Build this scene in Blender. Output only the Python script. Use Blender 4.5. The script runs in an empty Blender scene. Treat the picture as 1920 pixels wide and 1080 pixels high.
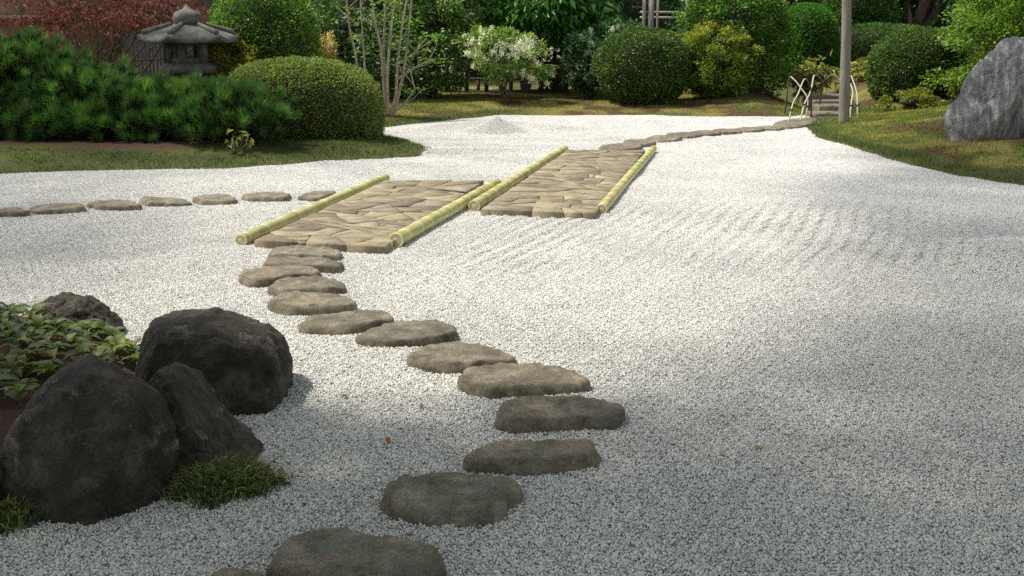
import bpy, bmesh, math, random
import numpy as np
from mathutils import Vector, Matrix, Quaternion

random.seed(7)
RNG = np.random.default_rng(11)
PI = math.pi
scn = bpy.context.scene
COL = scn.collection

# ------------------------------------------------------------------ camera
CAM_H, FPX, HORIZON = 1.6, 1866.7, 45.0
PITCH = math.atan((540 - HORIZON) / FPX)
cam_d = bpy.data.cameras.new('camera')
cam_d.lens, cam_d.sensor_width = 35.0, 36.0
cam_d.clip_start, cam_d.clip_end = 0.05, 2000
cam = bpy.data.objects.new('camera', cam_d)
cam.location = (0, 0, CAM_H)
cam.rotation_euler = (PI / 2 - PITCH, 0, 0)
COL.objects.link(cam)
scn.camera = cam

# ------------------------------------------------------------------ world, sun, exposure
SUN_EL = math.radians(60)
SUN_AZ = (-0.95, 0.18)                       # horizontal direction towards the sun (behind, to the left)
_n = math.hypot(*SUN_AZ)
SUN = Vector((SUN_AZ[0] / _n * math.cos(SUN_EL), SUN_AZ[1] / _n * math.cos(SUN_EL), math.sin(SUN_EL)))
world = bpy.data.worlds.new('World')
scn.world = world
world.use_nodes = True
wn = world.node_tree
bg = wn.nodes['Background']
sky = wn.nodes.new('ShaderNodeTexSky')
sky.sky_type = 'NISHITA'
sky.sun_disc = False
sky.sun_elevation = SUN_EL
sky.sun_rotation = math.atan2(SUN_AZ[0], SUN_AZ[1])
sky.air_density, sky.dust_density, sky.ozone_density = 1.0, 2.5, 1.0
hs = wn.nodes.new('ShaderNodeHueSaturation')          # thin haze: a paler sky
hs.inputs['Saturation'].default_value = 0.32
wn.links.new(sky.outputs[0], hs.inputs['Color'])
wn.links.new(hs.outputs[0], bg.inputs[0])
bg.inputs[1].default_value = 0.15
sun_d = bpy.data.lights.new('sun', 'SUN')
sun_d.energy, sun_d.angle, sun_d.color = 3.6, math.radians(2.2), (1.0, 0.94, 0.83)
sun = bpy.data.objects.new('sun', sun_d)
sun.rotation_euler = (-SUN).to_track_quat('-Z', 'Y').to_euler()
sun.location = SUN * 40
COL.objects.link(sun)
scn.view_settings.view_transform = 'Standard'
scn.view_settings.look = 'None'
scn.view_settings.exposure = 0.6
scn.view_settings.gamma = 1.0
scn.view_settings.use_curve_mapping = False
scn.cycles.use_denoising = False

# ------------------------------------------------------------------ numeric helpers
CP, SP = math.cos(PITCH), math.sin(PITCH)

def ray(px, py):
    u, v = (px - 960) / FPX, (540 - py) / FPX
    return np.array([u, CP + v * SP, -SP + v * CP])

def at_z(px, py, z=0.0):
    d = ray(px, py)
    t = (z - CAM_H) / d[2]
    return np.array([d[0] * t, d[1] * t, z])

def at_Y(px, py, Y):
    d = ray(px, py)
    t = Y / d[1]
    return np.array([d[0] * t, Y, CAM_H + d[2] * t])

def lin(r, g=None, b=None):
    c = np.array([r, g, b], float) / 255
    return np.where(c <= 0.04045, c / 12.92, ((c + 0.055) / 1.055) ** 2.4)

def vnoise(P, seed=0):
    P = np.asarray(P, float)
    i = np.floor(P).astype(np.int64)
    f = P - i
    f = f * f * (3 - 2 * f)
    def h(a, b, c):
        n = (a * 374761393 + b * 668265263 + c * 2147483647 + seed * 974711) & 0xFFFFFFFF
        n = ((n ^ (n >> 13)) * 1274126177) & 0xFFFFFFFF
        n = n ^ (n >> 16)
        return (n & 0xFFFF) / 32767.5 - 1
    r = 0
    for dx in (0, 1):
        for dy in (0, 1):
            for dz in (0, 1):
                w = (f[:, 0] if dx else 1 - f[:, 0]) * (f[:, 1] if dy else 1 - f[:, 1]) * (f[:, 2] if dz else 1 - f[:, 2])
                r = r + w * h(i[:, 0] + dx, i[:, 1] + dy, i[:, 2] + dz)
    return r

def fbm(P, octv=4, seed=0):
    P = np.asarray(P, float)
    s, a = 0, 0.5
    for o in range(octv):
        s = s + a * vnoise(P * (2 ** o) + 17.3 * o, seed + o)
        a *= 0.5
    return s

def smooth(t):
    t = np.clip(t, 0, 1)
    return t * t * (3 - 2 * t)

def norm(v):
    return v / np.maximum(np.linalg.norm(v, axis=-1, keepdims=True), 1e-9)

def poly_sd(x, y, poly):
    """signed distance to polygon, positive inside"""
    P = np.asarray(poly)[:, :2]
    Q = np.roll(P, -1, 0)
    d2 = np.full(x.shape, 1e18)
    inside = np.zeros(x.shape, bool)
    for (x0, y0), (x1, y1) in zip(P, Q):
        ex, ey = x1 - x0, y1 - y0
        t = np.clip(((x - x0) * ex + (y - y0) * ey) / (ex * ex + ey * ey + 1e-12), 0, 1)
        d2 = np.minimum(d2, (x - x0 - t * ex) ** 2 + (y - y0 - t * ey) ** 2)
        c = ((y0 > y) != (y1 > y))
        with np.errstate(divide='ignore', invalid='ignore'):
            c &= x < (x1 - x0) * (y - y0) / (y1 - y0 + 1e-15) + x0
        inside ^= c
    d = np.sqrt(d2)
    return np.where(inside, d, -d)

# ------------------------------------------------------------------ object helpers
def tag(o, label=None, cat=None, group=None, kind=None):
    if label: o['label'] = label
    if cat: o['category'] = cat
    if group: o['group'] = group
    if kind: o['kind'] = kind
    return o

def empty(name, loc, label, cat, group=None):
    o = bpy.data.objects.new(name, None)
    o.empty_display_size = 0.1
    o.location = tuple(float(v) for v in loc)
    COL.objects.link(o)
    return tag(o, label, cat, group)

def link(name, me, parent=None, loc=None):
    o = bpy.data.objects.new(name, me)
    COL.objects.link(o)
    if parent: o.parent = parent
    if loc is not None: o.location = tuple(float(v) for v in loc)
    return o

def mesh_np(name, V, F, mat, cols=None, smooth_f=False):
    """V (n,3); F (m,k) same-size polygons or list of such arrays; cols (n,3) vertex colours"""
    if not isinstance(F, list): F = [F]
    F = [np.asarray(f, np.int32) for f in F if len(f)]
    me = bpy.data.meshes.new(name)
    me.vertices.add(len(V))
    me.vertices.foreach_set('co', np.asarray(V, np.float32).ravel())
    nl = sum(f.size for f in F)
    me.loops.add(nl)
    me.loops.foreach_set('vertex_index', np.concatenate([f.ravel() for f in F]))
    tot = np.concatenate([np.full(len(f), f.shape[1], np.int32) for f in F])
    st = np.concatenate([[0], np.cumsum(tot)[:-1]]).astype(np.int32)
    me.polygons.add(len(tot))
    me.polygons.foreach_set('loop_start', st)
    me.polygons.foreach_set('loop_total', tot)
    if smooth_f:
        me.polygons.foreach_set('use_smooth', np.ones(len(tot), bool))
    me.update(calc_edges=True)
    if cols is not None:
        a = me.color_attributes.new('Col', 'FLOAT_COLOR', 'POINT')
        c = np.ones((len(V), 4), np.float32)
        c[:, :3] = cols
        a.data.foreach_set('color', c.ravel())
    if mat: me.materials.append(mat)
    return me

def from_bm(name, bm, mat, smooth_f=False):
    me = bpy.data.meshes.new(name)
    bm.normal_update()
    bm.to_mesh(me)
    bm.free()
    if smooth_f:
        for p in me.polygons: p.use_smooth = True
    if mat: me.materials.append(mat)
    return me

def box_np(c, s, rz=0.0):
    """box of centre c, full size s"""
    x = np.array([[i, j, k] for i in (-.5, .5) for j in (-.5, .5) for k in (-.5, .5)]) * np.array(s)
    if rz:
        cr, sr = math.cos(rz), math.sin(rz)
        x = np.stack([x[:, 0] * cr - x[:, 1] * sr, x[:, 0] * sr + x[:, 1] * cr, x[:, 2]], 1)
    f = np.array([[0, 1, 3, 2], [4, 6, 7, 5], [0, 4, 5, 1], [2, 3, 7, 6], [0, 2, 6, 4], [1, 5, 7, 3]])
    return x + np.array(c), f

def boxes(name, lst, mat):
    V, F, n = [], [], 0
    for b in lst:
        v, f = box_np(*b)
        V.append(v); F.append(f + n); n += 8
    return mesh_np(name, np.concatenate(V), np.concatenate(F), mat)

def tube_np(pts, rad, ns=8, cap=True):
    P = np.asarray(pts, float)
    rad = np.broadcast_to(np.asarray(rad, float), (len(P),))
    T = norm(np.gradient(P, axis=0))
    ref = np.array([0.3, 1.0, 0.2]) if abs(T[0, 2]) > 0.7 else np.array([0.05, 0.1, 1.0])
    A = norm(np.cross(T, ref))
    B = np.cross(T, A)
    th = np.arange(ns) * 2 * PI / ns
    V = (P[:, None] + rad[:, None, None] * (np.cos(th)[None, :, None] * A[:, None] + np.sin(th)[None, :, None] * B[:, None])).reshape(-1, 3)
    F = []
    for i in range(len(P) - 1):
        for k in range(ns):
            k2 = (k + 1) % ns
            F.append([i * ns + k, i * ns + k2, (i + 1) * ns + k2, (i + 1) * ns + k])
    F = [np.array(F)]
    if cap:
        F.append(np.array([list(range(ns))[::-1]]))
        F.append(np.array([[(len(P) - 1) * ns + k for k in range(ns)]]))
    return V, F

def tubes(name, lst, mat, ns=7, smooth_f=True):
    """lst of (pts, radii) joined into one mesh"""
    V, Q, n = [], [], 0
    for pts, rad in lst:
        v, f = tube_np(pts, rad, ns, False)
        V.append(v); Q.append(f[0] + n); n += len(v)
    return mesh_np(name, np.concatenate(V), np.concatenate(Q), mat, smooth_f=smooth_f)

def spline(pts, n=10):
    P = np.asarray(pts, float)
    if len(P) < 3:
        return np.linspace(P[0], P[-1], n)
    E = np.concatenate([[2 * P[0] - P[1]], P, [2 * P[-1] - P[-2]]])
    out = []
    seg = max(2, n // (len(P) - 1))
    for i in range(len(P) - 1):
        p0, p1, p2, p3 = E[i:i + 4]
        for t in np.linspace(0, 1, seg, endpoint=False):
            out.append(0.5 * ((2 * p1) + (-p0 + p2) * t + (2 * p0 - 5 * p1 + 4 * p2 - p3) * t ** 2 + (-p0 + 3 * p1 - 3 * p2 + p3) * t ** 3))
    out.append(P[-1])
    return np.array(out)

_ico = {}
def ico(sub):
    if sub not in _ico:
        bm = bmesh.new()
        bmesh.ops.create_icosphere(bm, subdivisions=sub, radius=1)
        bm.verts.ensure_lookup_table()
        V = np.array([v.co[:] for v in bm.verts])
        F = np.array([[v.index for v in f.verts] for f in bm.faces])
        bm.free()
        _ico[sub] = (norm(V), F)
    return _ico[sub]

# ------------------------------------------------------------------ materials
def new_mat(name):
    m = bpy.data.materials.new(name)
    m.use_nodes = True
    nt = m.node_tree
    b = nt.nodes['Principled BSDF']
    return m, nt, b

def N(nt, t, **kw):
    n = nt.nodes.new(t)
    for k, v in kw.items(): setattr(n, k, v)
    return n

def ramp(nt, fac, stops):
    r = N(nt, 'ShaderNodeValToRGB')
    e = r.color_ramp.elements
    while len(e) > 1: e.remove(e[-1])
    for i, (p, c) in enumerate(stops):
        x = e[0] if i == 0 else e.new(p)
        x.position = p
        x.color = (c[0], c[1], c[2], 1)
    nt.links.new(fac, r.inputs[0])
    return r

def noise_tex(nt, scale, detail=4, rough=0.6, dist=0.0, vec=None):
    t = N(nt, 'ShaderNodeTexNoise')
    t.inputs['Scale'].default_value = scale
    t.inputs['Detail'].default_value = detail
    t.inputs['Roughness'].default_value = rough
    t.inputs['Distortion'].default_value = dist
    if vec is not None: nt.links.new(vec, t.inputs['Vector'])
    return t

def mixc(nt, fac, a, b, mode='MIX'):
    m = N(nt, 'ShaderNodeMix', data_type='RGBA', blend_type=mode)
    for sock, v in ((m.inputs[0], fac), (m.inputs[6], a), (m.inputs[7], b)):
        if hasattr(v, 'is_linked') or hasattr(v, 'node'): nt.links.new(v, sock)
        elif isinstance(v, (int, float)): sock.default_value = v
        else: sock.default_value = (v[0], v[1], v[2], 1)
    return m.outputs[2]

def bump(nt, b, h, strength=0.4, dist=0.01):
    n = N(nt, 'ShaderNodeBump')
    n.inputs['Strength'].default_value = strength
    n.inputs['Distance'].default_value = dist
    nt.links.new(h, n.inputs['Height'])
    nt.links.new(n.outputs[0], b.inputs['Normal'])

def rock_mat(name, c0, c1, c2, scale=6.0, lichen=None, lich_amt=0.62, rough=0.85, bstr=0.6, bdist=0.012, streak=None, vary=False):
    m, nt, b = new_mat(name)
    geo = N(nt, 'ShaderNodeNewGeometry')
    pos = geo.outputs['Position']
    if streak:
        mp = N(nt, 'ShaderNodeMapping')
        mp.inputs['Rotation'].default_value = streak[0]
        mp.inputs['Scale'].default_value = streak[1]
        nt.links.new(pos, mp.inputs[0]); vec = mp.outputs[0]
    else:
        vec = pos
    n1 = noise_tex(nt, scale, 8, 0.65, 0.3, vec)
    n2 = noise_tex(nt, scale * 9, 5, 0.7, 0, pos)
    r = ramp(nt, n1.outputs[0], [(0.30, c0), (0.5, c1), (0.72, c2)])
    r2 = ramp(nt, n2.outputs[0], [(0.3, (.55, .55, .55)), (0.7, (1.35, 1.35, 1.35))])
    c = mixc(nt, 1.0, r.outputs[0], r2.outputs[0], 'MULTIPLY')
    if lichen is not None:
        n3 = noise_tex(nt, scale * 0.8, 7, 0.75, 0.6, pos)
        k = ramp(nt, n3.outputs[0], [(lich_amt - 0.04, (0, 0, 0)), (lich_amt + 0.06, (1, 1, 1))])
        c = mixc(nt, k.outputs[0], c, lichen)
    if vary:
        oi = N(nt, 'ShaderNodeObjectInfo')
        rv_ = ramp(nt, oi.outputs['Random'], [(0, (.78, .80, .78)), (.35, (1.05, 1.0, .93)), (.7, (.92, .95, .92)), (1, (1.2, 1.15, 1.05))])
        c = mixc(nt, 1.0, c, rv_.outputs[0], 'MULTIPLY')
    nt.links.new(c, b.inputs['Base Color'])
    b.inputs['Roughness'].default_value = rough
    b.inputs['Specular IOR Level'].default_value = 0.3
    ad = N(nt, 'ShaderNodeMath', operation='ADD')
    nt.links.new(n1.outputs[0], ad.inputs[0])
    ml = N(nt, 'ShaderNodeMath', operation='MULTIPLY'); ml.inputs[1].default_value = 0.35
    nt.links.new(n2.outputs[0], ml.inputs[0]); nt.links.new(ml.outputs[0], ad.inputs[1])
    bump(nt, b, ad.outputs[0], bstr, bdist)
    return m

def leaf_mat(name, rough=0.5, trans=0.25, spec=0.4, tt=(1.35, 1.45, 0.75)):
    m, nt, b = new_mat(name)
    at = N(nt, 'ShaderNodeAttribute', attribute_name='Col')
    nt.links.new(at.outputs[0], b.inputs['Base Color'])
    b.inputs['Roughness'].default_value = rough
    b.inputs['Specular IOR Level'].default_value = spec
    tr = N(nt, 'ShaderNodeBsdfTranslucent')
    bright = mixc(nt, 1.0, at.outputs[0], tt, 'MULTIPLY')
    nt.links.new(bright, tr.inputs[0])
    mx = N(nt, 'ShaderNodeMixShader')
    mx.inputs[0].default_value = trans
    nt.links.new(b.outputs[0], mx.inputs[1]); nt.links.new(tr.outputs[0], mx.inputs[2])
    nt.links.new(mx.outputs[0], nt.nodes['Material Output'].inputs[0])
    return m

def bark_mat(name, c0, c1, sc=(30, 30, 5)):
    m, nt, b = new_mat(name)
    tc = N(nt, 'ShaderNodeNewGeometry')
    mp = N(nt, 'ShaderNodeMapping'); mp.inputs['Scale'].default_value = sc
    nt.links.new(tc.outputs['Position'], mp.inputs[0])
    n = noise_tex(nt, 1.0, 6, 0.7, 0.4, mp.outputs[0])
    r = ramp(nt, n.outputs[0], [(0.3, c0), (0.7, c1)])
    nt.links.new(r.outputs[0], b.inputs['Base Color'])
    b.inputs['Roughness'].default_value = 0.85
    bump(nt, b, n.outputs[0], 0.5, 0.01)
    return m

def vcol_mat(name, rough=0.9, bscale=60, bdist=0.01, detail_mul=True):
    m, nt, b = new_mat(name)
    at = N(nt, 'ShaderNodeAttribute', attribute_name='Col')
    geo = N(nt, 'ShaderNodeNewGeometry')
    n = noise_tex(nt, bscale, 6, 0.7, 0, geo.outputs['Position'])
    r = ramp(nt, n.outputs[0], [(0.3, (.6, .6, .6)), (0.7, (1.3, 1.3, 1.3))])
    c = mixc(nt, 1.0, at.outputs[0], r.outputs[0], 'MULTIPLY')
    nt.links.new(c, b.inputs['Base Color'])
    b.inputs['Roughness'].default_value = rough
    b.inputs['Specular IOR Level'].default_value = 0.2
    bump(nt, b, n.outputs[0], 0.6, bdist)
    return m

M = {}
M['leaf'] = leaf_mat('leaf', 0.5, 0.36)
M['leaf_glossy'] = leaf_mat('glossy_leaf', 0.42, 0.3, 0.45)
M['needle'] = leaf_mat('needle', 0.5, 0.3)
M['red_leaf'] = leaf_mat('red_leaf', 0.5, 0.25, 0.4, (1.25, .9, .85))
M['petal'] = leaf_mat('petal', 0.7, 0.3, 0.3, (1.0, 1.0, .97))
M['grass'] = leaf_mat('grass_blade', 0.6, 0.4, 0.2)
M['bark'] = bark_mat('bark', (.05, .038, .028), (.13, .10, .075))
M['pale_bark'] = bark_mat('pale_bark', (.22, .175, .13), (.50, .43, .34), (18, 18, 6))
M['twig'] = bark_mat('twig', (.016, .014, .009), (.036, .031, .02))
M['lawn'] = vcol_mat('lawn_soil', 0.95, 45, 0.012)
M['stepping'] = rock_mat('stepping_stone', (.074, .063, .048), (.168, .147, .113), (.315, .275, .21), 9.0, (.13, .135, .115), 0.58, bstr=1.0, bdist=0.014, vary=True)
M['flag'] = None
M['boulder'] = rock_mat('dark_boulder', (.016, .013, .010), (.044, .037, .028), (.115, .097, .072), 8.0, (.20, .19, .15), 0.62, bstr=1.0, bdist=0.03)
M['bigrock'] = rock_mat('veined_rock', (.07, .066, .064), (.19, .19, .19), (.48, .49, .48), 3.6, (.25, .19, .12), 0.66, rough=0.6, bstr=1.0, bdist=0.06, streak=((0.2, -0.75, 0.3), (5.0, 1.2, .7)))
M['lantern'] = rock_mat('lantern_granite', (.065, .063, .056), (.12, .115, .103), (.20, .195, .175), 9.0, (.22, .225, .19), 0.66, bstr=0.35, bdist=0.008)
M['step'] = rock_mat('step_stone', (.09, .075, .055), (.16, .135, .10), (.22, .19, .15), 6.0)

# ------------------------------------------------------------------ terrain
def PXZ(lst, z=0.0): return [at_z(x, y, z)[:2] for x, y in lst]

left_edge = [(-700, 350), (-300, 338), (0, 327), (110, 322), (300, 318), (420, 317), (520, 311), (620, 303), (720, 299), (785, 294), (808, 287),
             (795, 277), (750, 264), (722, 256), (690, 251), (640, 247), (640, 243), (690, 241), (722, 239), (800, 231), (870, 223), (930, 217), (1100, 215),
             (1280, 218), (1400, 219), (1478, 220)]
LAWN_L = PXZ(left_edge) + [np.array([5.55, 18.6]), np.array([6.6, 30]), np.array([6.6, 60]), np.array([-60, 60]), np.array([-60, 10])]
right_edge = [(1512, 239), (1530, 257), (1600, 279), (1700, 309), (1800, 331), (1920, 349), (2200, 385), (2800, 430)]
LAWN_R = PXZ(right_edge) + [np.array([60, 8]), np.array([60, 60]), np.array([7.0, 60]), np.array([7.0, 30]), np.array([6.15, 18.6]), at_z(1530, 226)[:2]]
SOIL_PINE = [at_z(*p, .06)[:2] for p in ((-500, 258), (100, 258), (440, 262), (436, 283), (330, 291), (230, 293), (90, 289), (-500, 285))]

def h_left(x, y):
    sd = poly_sd(x, y, LAWN_L)
    return sd, np.where(sd > 0, 0.035 * smooth(sd / 0.06) + 0.10 * smooth(sd / 1.2), -0.12 * smooth(-sd / 0.12)) + hill(x, y) * smooth(sd / 1.0)

def h_right(x, y):
    sd = poly_sd(x, y, LAWN_R)
    return sd, np.where(sd > 0, 0.035 * smooth(sd / 0.06) + 0.36 * smooth(sd / 3.6), -0.12 * smooth(-sd / 0.12)) + hill(x, y) * smooth(sd / 1.0)

def hill(x, y):
    return 0.55 * smooth((y - 17.6) / 5.0) * smooth((x - 3.0) / 2.5)

MOUND = at_z(932, 246)
def h_gravel(x, y):
    P = np.stack([x, y, 0 * x], -1).reshape(-1, 3)
    z = 0.016 * fbm(P * 0.9, 3, 3) + 0.008 * fbm(P * 3.5, 2, 9)
    # rake furrows right of the pavements, running away from the viewer
    a = math.radians(24)
    s = P[:, 0] * math.cos(a) - P[:, 1] * math.sin(a) + 0.10 * fbm(P * 0.8, 2, 5)
    msk = smooth((P[:, 0] + .7 - (P[:, 1] - 7.5) * 0.2) / 0.9) * smooth((P[:, 1] - 6.0) / 1.0) * smooth((9.6 - P[:, 1]) / 1.5) * smooth((4.6 - P[:, 0]) / 1.8)
    z += (0.0045 + .003 * smooth((P[:, 0] - .4) / 1.2)) * np.sin(s * 2 * PI / 0.13 + 1.0 * fbm(P * 2.2, 2, 41)) * msk * (.35 + .9 * smooth(fbm(P * 1.3, 2, 21) * 1.6 + .5))
    # swells along the left bank and near the heap
    d = np.hypot(P[:, 0] - MOUND[0], P[:, 1] - MOUND[1])
    z += 0.21 * np.maximum(0, 1 - d / 0.52) ** 1.15
    z += 0.05 * np.exp(-((d - 1.05) / 0.35) ** 2) * smooth((P[:, 1] - MOUND[1] + .3) / .8)
    m2 = at_z(1960, 492)
    z += 0.16 * np.maximum(0, 1 - np.hypot(P[:, 0] - m2[0], (P[:, 1] - m2[1]) * .8) / 0.75) ** 1.2
    q = at_z(860, 285)
    z += 0.05 * np.exp(-((P[:, 1] - q[1] - 0.15 * (P[:, 0] - q[0])) / 0.22) ** 2) * np.exp(-((P[:, 0] - q[0]) / 0.9) ** 2)
    return z.reshape(np.shape(x))

def terrain(x, y):
    x = np.atleast_1d(np.asarray(x, float)); y = np.atleast_1d(np.asarray(y, float))
    a, za = h_left(x, y); b, zb = h_right(x, y)
    return np.where(a > 0, za, np.where(b > 0, zb, h_gravel(x, y)))

def at_t(px, py):
    """where the sight line through a photo pixel meets the terrain"""
    d = ray(px, py)
    t = np.linspace(2, 45, 900)
    X, Y, Z = d[0] * t, d[1] * t, CAM_H + d[2] * t
    hit = np.nonzero(Z < terrain(X, Y))[0]
    i = hit[0] if len(hit) else len(t) - 1
    return np.array([X[i], Y[i], terrain(X[i], Y[i])[0]])

def on_t(x, y): return np.array([x, y, terrain(x, y)[0]])

# ground sheet to the horizon
m, nt, b = new_mat('ground_soil')
geo = N(nt, 'ShaderNodeNewGeometry')
n = noise_tex(nt, 3, 8, .7, 0, geo.outputs['Position'])
r = ramp(nt, n.outputs[0], [(.3, (.05, .04, .025)), (.7, (.11, .09, .055))])
nt.links.new(r.outputs[0], b.inputs['Base Color']); b.inputs['Roughness'].default_value = .95
gv = np.array([[-600, -600, -.3], [600, -600, -.3], [600, 600, -.3], [-600, 600, -.3]], float)
tag(link('ground', mesh_np('ground', gv, np.array([[0, 1, 2, 3]]), m)), kind='structure')

def grid(x0, x1, y0, y1, res):
    xs = np.arange(x0, x1 + res * .5, res); ys = np.arange(y0, y1 + res * .5, res)
    X, Y = np.meshgrid(xs, ys)
    nx = len(xs)
    i = (np.arange(len(ys) - 1)[:, None] * nx + np.arange(nx - 1)[None]).ravel()
    return X.ravel(), Y.ravel(), np.stack([i, i + 1, i + nx + 1, i + nx], 1)

def keep(V, F, ok, cols=None):
    F = F[ok[F].any(1)]
    u, inv = np.unique(F, return_inverse=True)
    return V[u], inv.reshape(F.shape), (cols[u] if cols is not None else None)

# gravel bed sheet
m, nt, b = new_mat('gravel_bed')
geo = N(nt, 'ShaderNodeNewGeometry')
v = N(nt, 'ShaderNodeTexVoronoi'); v.inputs['Scale'].default_value = 70
nt.links.new(geo.outputs['Position'], v.inputs['Vector'])
r = ramp(nt, v.outputs['Color'], [(.0, (.34, .34, .33)), (1, (.52, .52, .50))])
nt.links.new(r.outputs[0], b.inputs['Base Color']); b.inputs['Roughness'].default_value = .9
bump(nt, b, v.outputs['Distance'], -0.8, 0.012)
M['gravel_bed'] = m
X, Y, F = grid(-14, 14, -3, 20, 0.07)
Z = h_gravel(X, Y) - 0.006
tag(link('gravel_bed', mesh_np('gravel_bed', np.stack([X, Y, Z], 1), F, m, smooth_f=True)), kind='structure')

# lawns
def lawn_colours(x, y, sd, side):
    P = np.stack([x, y, 0 * x], 1)
    n1, n2 = fbm(P * 0.8, 4, 31), fbm(P * 2.7, 3, 57)
    dark = lin(74, 92, 38); olive = lin(100, 112, 52); straw = lin(138, 132, 76); brown = lin(84, 64, 42); mondo = lin(80, 94, 52)
    a = smooth((n1 + 0.30) / 0.6)[:, None]
    c = dark * a + olive * (1 - a)
    s = smooth((n2 + n1 * .6 + 0.06) / 0.28)[:, None]
    c = c * (1 - s) + straw * s
    bq = smooth((-n2 + n1 * .7 - 0.24) / 0.16)[:, None]
    c = c * (1 - bq) + brown * bq
    edge = (1 - smooth((sd - (0.26 + .3 * n1)) / 0.25))[:, None]
    if side == 'L':
        e2 = edge * (smooth((15.5 - y) / .5) + smooth((0.6 - x) / .6) * (y > 15)).clip(0, 1)[:, None]
        isl = smooth((14.0 - y) / 1.0)[:, None]
        c = c * (1 - isl) + (lin(58, 76, 40) * (1 - a) + lin(84, 98, 50) * a) * isl
    else:
        e2 = edge
    c = c * (1 - e2) + mondo * e2
    return c, bq[:, 0], e2[:, 0]

def soil_mask(x, y):
    return smooth(poly_sd(x, y, SOIL_PINE) / 0.12 + 0.6 * fbm(np.stack([x * 3, y * 3, 0 * x], 1), 3, 71) + .4)

for side, hf, box in (('L', h_left, (-15, 9, 10.2, 32)), ('R', h_right, (4.0, 18, 6.5, 32))):
    X, Y, F = grid(*box, 0.10)
    sd, Z = hf(X, Y)
    V = np.stack([X, Y, Z + 0.012 * fbm(np.stack([X, Y, 0 * X], 1) * 3, 3, 4) * (sd > .05)], 1)
    c, _, _ = lawn_colours(X, Y, sd, side)
    c = c * 0.55 + 0.45 * lin(70, 54, 36)
    if side == 'L':
        sm = soil_mask(X, Y)[:, None]
        c = c * (1 - sm) + lin(66, 48, 36) * sm
        V[:, 2] += 0.05 * sm[:, 0]
    V, F, c = keep(V, F, sd > -0.12, c)
    tag(link('lawn', mesh_np('lawn', V, F, M['lawn'], c, True)), kind='structure')

def in_view(x, y, mx=1.2, ymin=1.2, ymax=24):
    return (np.abs(x) < 0.53 * y + mx) & (y > ymin) & (y < ymax)

# ------------------------------------------------------------------ blades and leaves
def blades(P, H, W, lean, cols, seg=1):
    """grass blades: P (n,3) feet, H heights, W widths, lean amount"""
    n = len(P)
    a = RNG.uniform(0, 2 * PI, n)
    side = np.stack([np.cos(a), np.sin(a), 0 * a], 1)
    b2 = RNG.uniform(0, 2 * PI, n)
    out = np.stack([np.cos(b2), np.sin(b2), 0 * a], 1) * (RNG.random(n) * lean)[:, None]
    up = np.array([0, 0, 1.0])
    if seg == 1:
        V = np.stack([P - side * W[:, None] / 2, P + side * W[:, None] / 2, P + up * H[:, None] + out * H[:, None]], 1).reshape(-1, 3)
        F = np.arange(3 * n).reshape(-1, 3)
        return V, F, np.repeat(cols, 3, 0)
    mid = P + up * (H * .62)[:, None] + out * (H * .35)[:, None]
    tip = P + up * (H * .78)[:, None] + out * (H * 1.05)[:, None]
    w = W[:, None]
    V = np.stack([P - side * w * .4, P + side * w * .4, mid - side * w * .5, mid + side * w * .5, tip], 1).reshape(-1, 3)
    k = np.arange(n)[:, None] * 5
    F = np.concatenate([k + np.array([[0, 1, 3]]), k + np.array([[0, 3, 2]]), k + np.array([[2, 3, 4]])])
    return V, F, np.repeat(cols, 5, 0)

def leaves(P, A, L, asp, cols, rnd=0.6, up=0.2, droop=0.15, fold=0.15):
    """diamond leaves with a fold: P feet, A main axis"""
    n = len(P)
    L = np.broadcast_to(np.asarray(L, float), (n,)) * RNG.uniform(.7, 1.25, n)
    a = norm(A + RNG.normal(0, rnd, (n, 3)) + np.array([0, 0, up]))
    s = norm(np.cross(a, RNG.normal(0, 1, (n, 3)) + np.array([0, 0, 1.6])))
    nn = np.cross(s, a)
    nn *= np.where(nn[:, 2:3] < 0, -1, 1)
    l = L[:, None]
    mid = P + a * l * .48
    V = np.stack([P, mid + s * l * asp * .5 + nn * l * fold * .5, P + a * l - nn * l * droop, mid - s * l * asp * .5 + nn * l * fold * .5], 1).reshape(-1, 3)
    k = np.arange(n)[:, None] * 4
    F = np.concatenate([k + np.array([[0, 1, 2]]), k + np.array([[0, 2, 3]])])
    return V, F, np.repeat(cols, 4, 0)

def palette(n, pal, jit=0.18):
    """pal: list of (weight, (r,g,b) sRGB)"""
    w = np.array([p[0] for p in pal], float); w /= w.sum()
    c = np.array([lin(*p[1]) for p in pal]) * 1.2
    i = RNG.choice(len(pal), n, p=w)
    return np.clip(c[i] * RNG.uniform(1 - jit, 1 + jit, (n, 1)) * RNG.uniform(.93, 1.07, (n, 3)), 0, 1)

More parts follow.
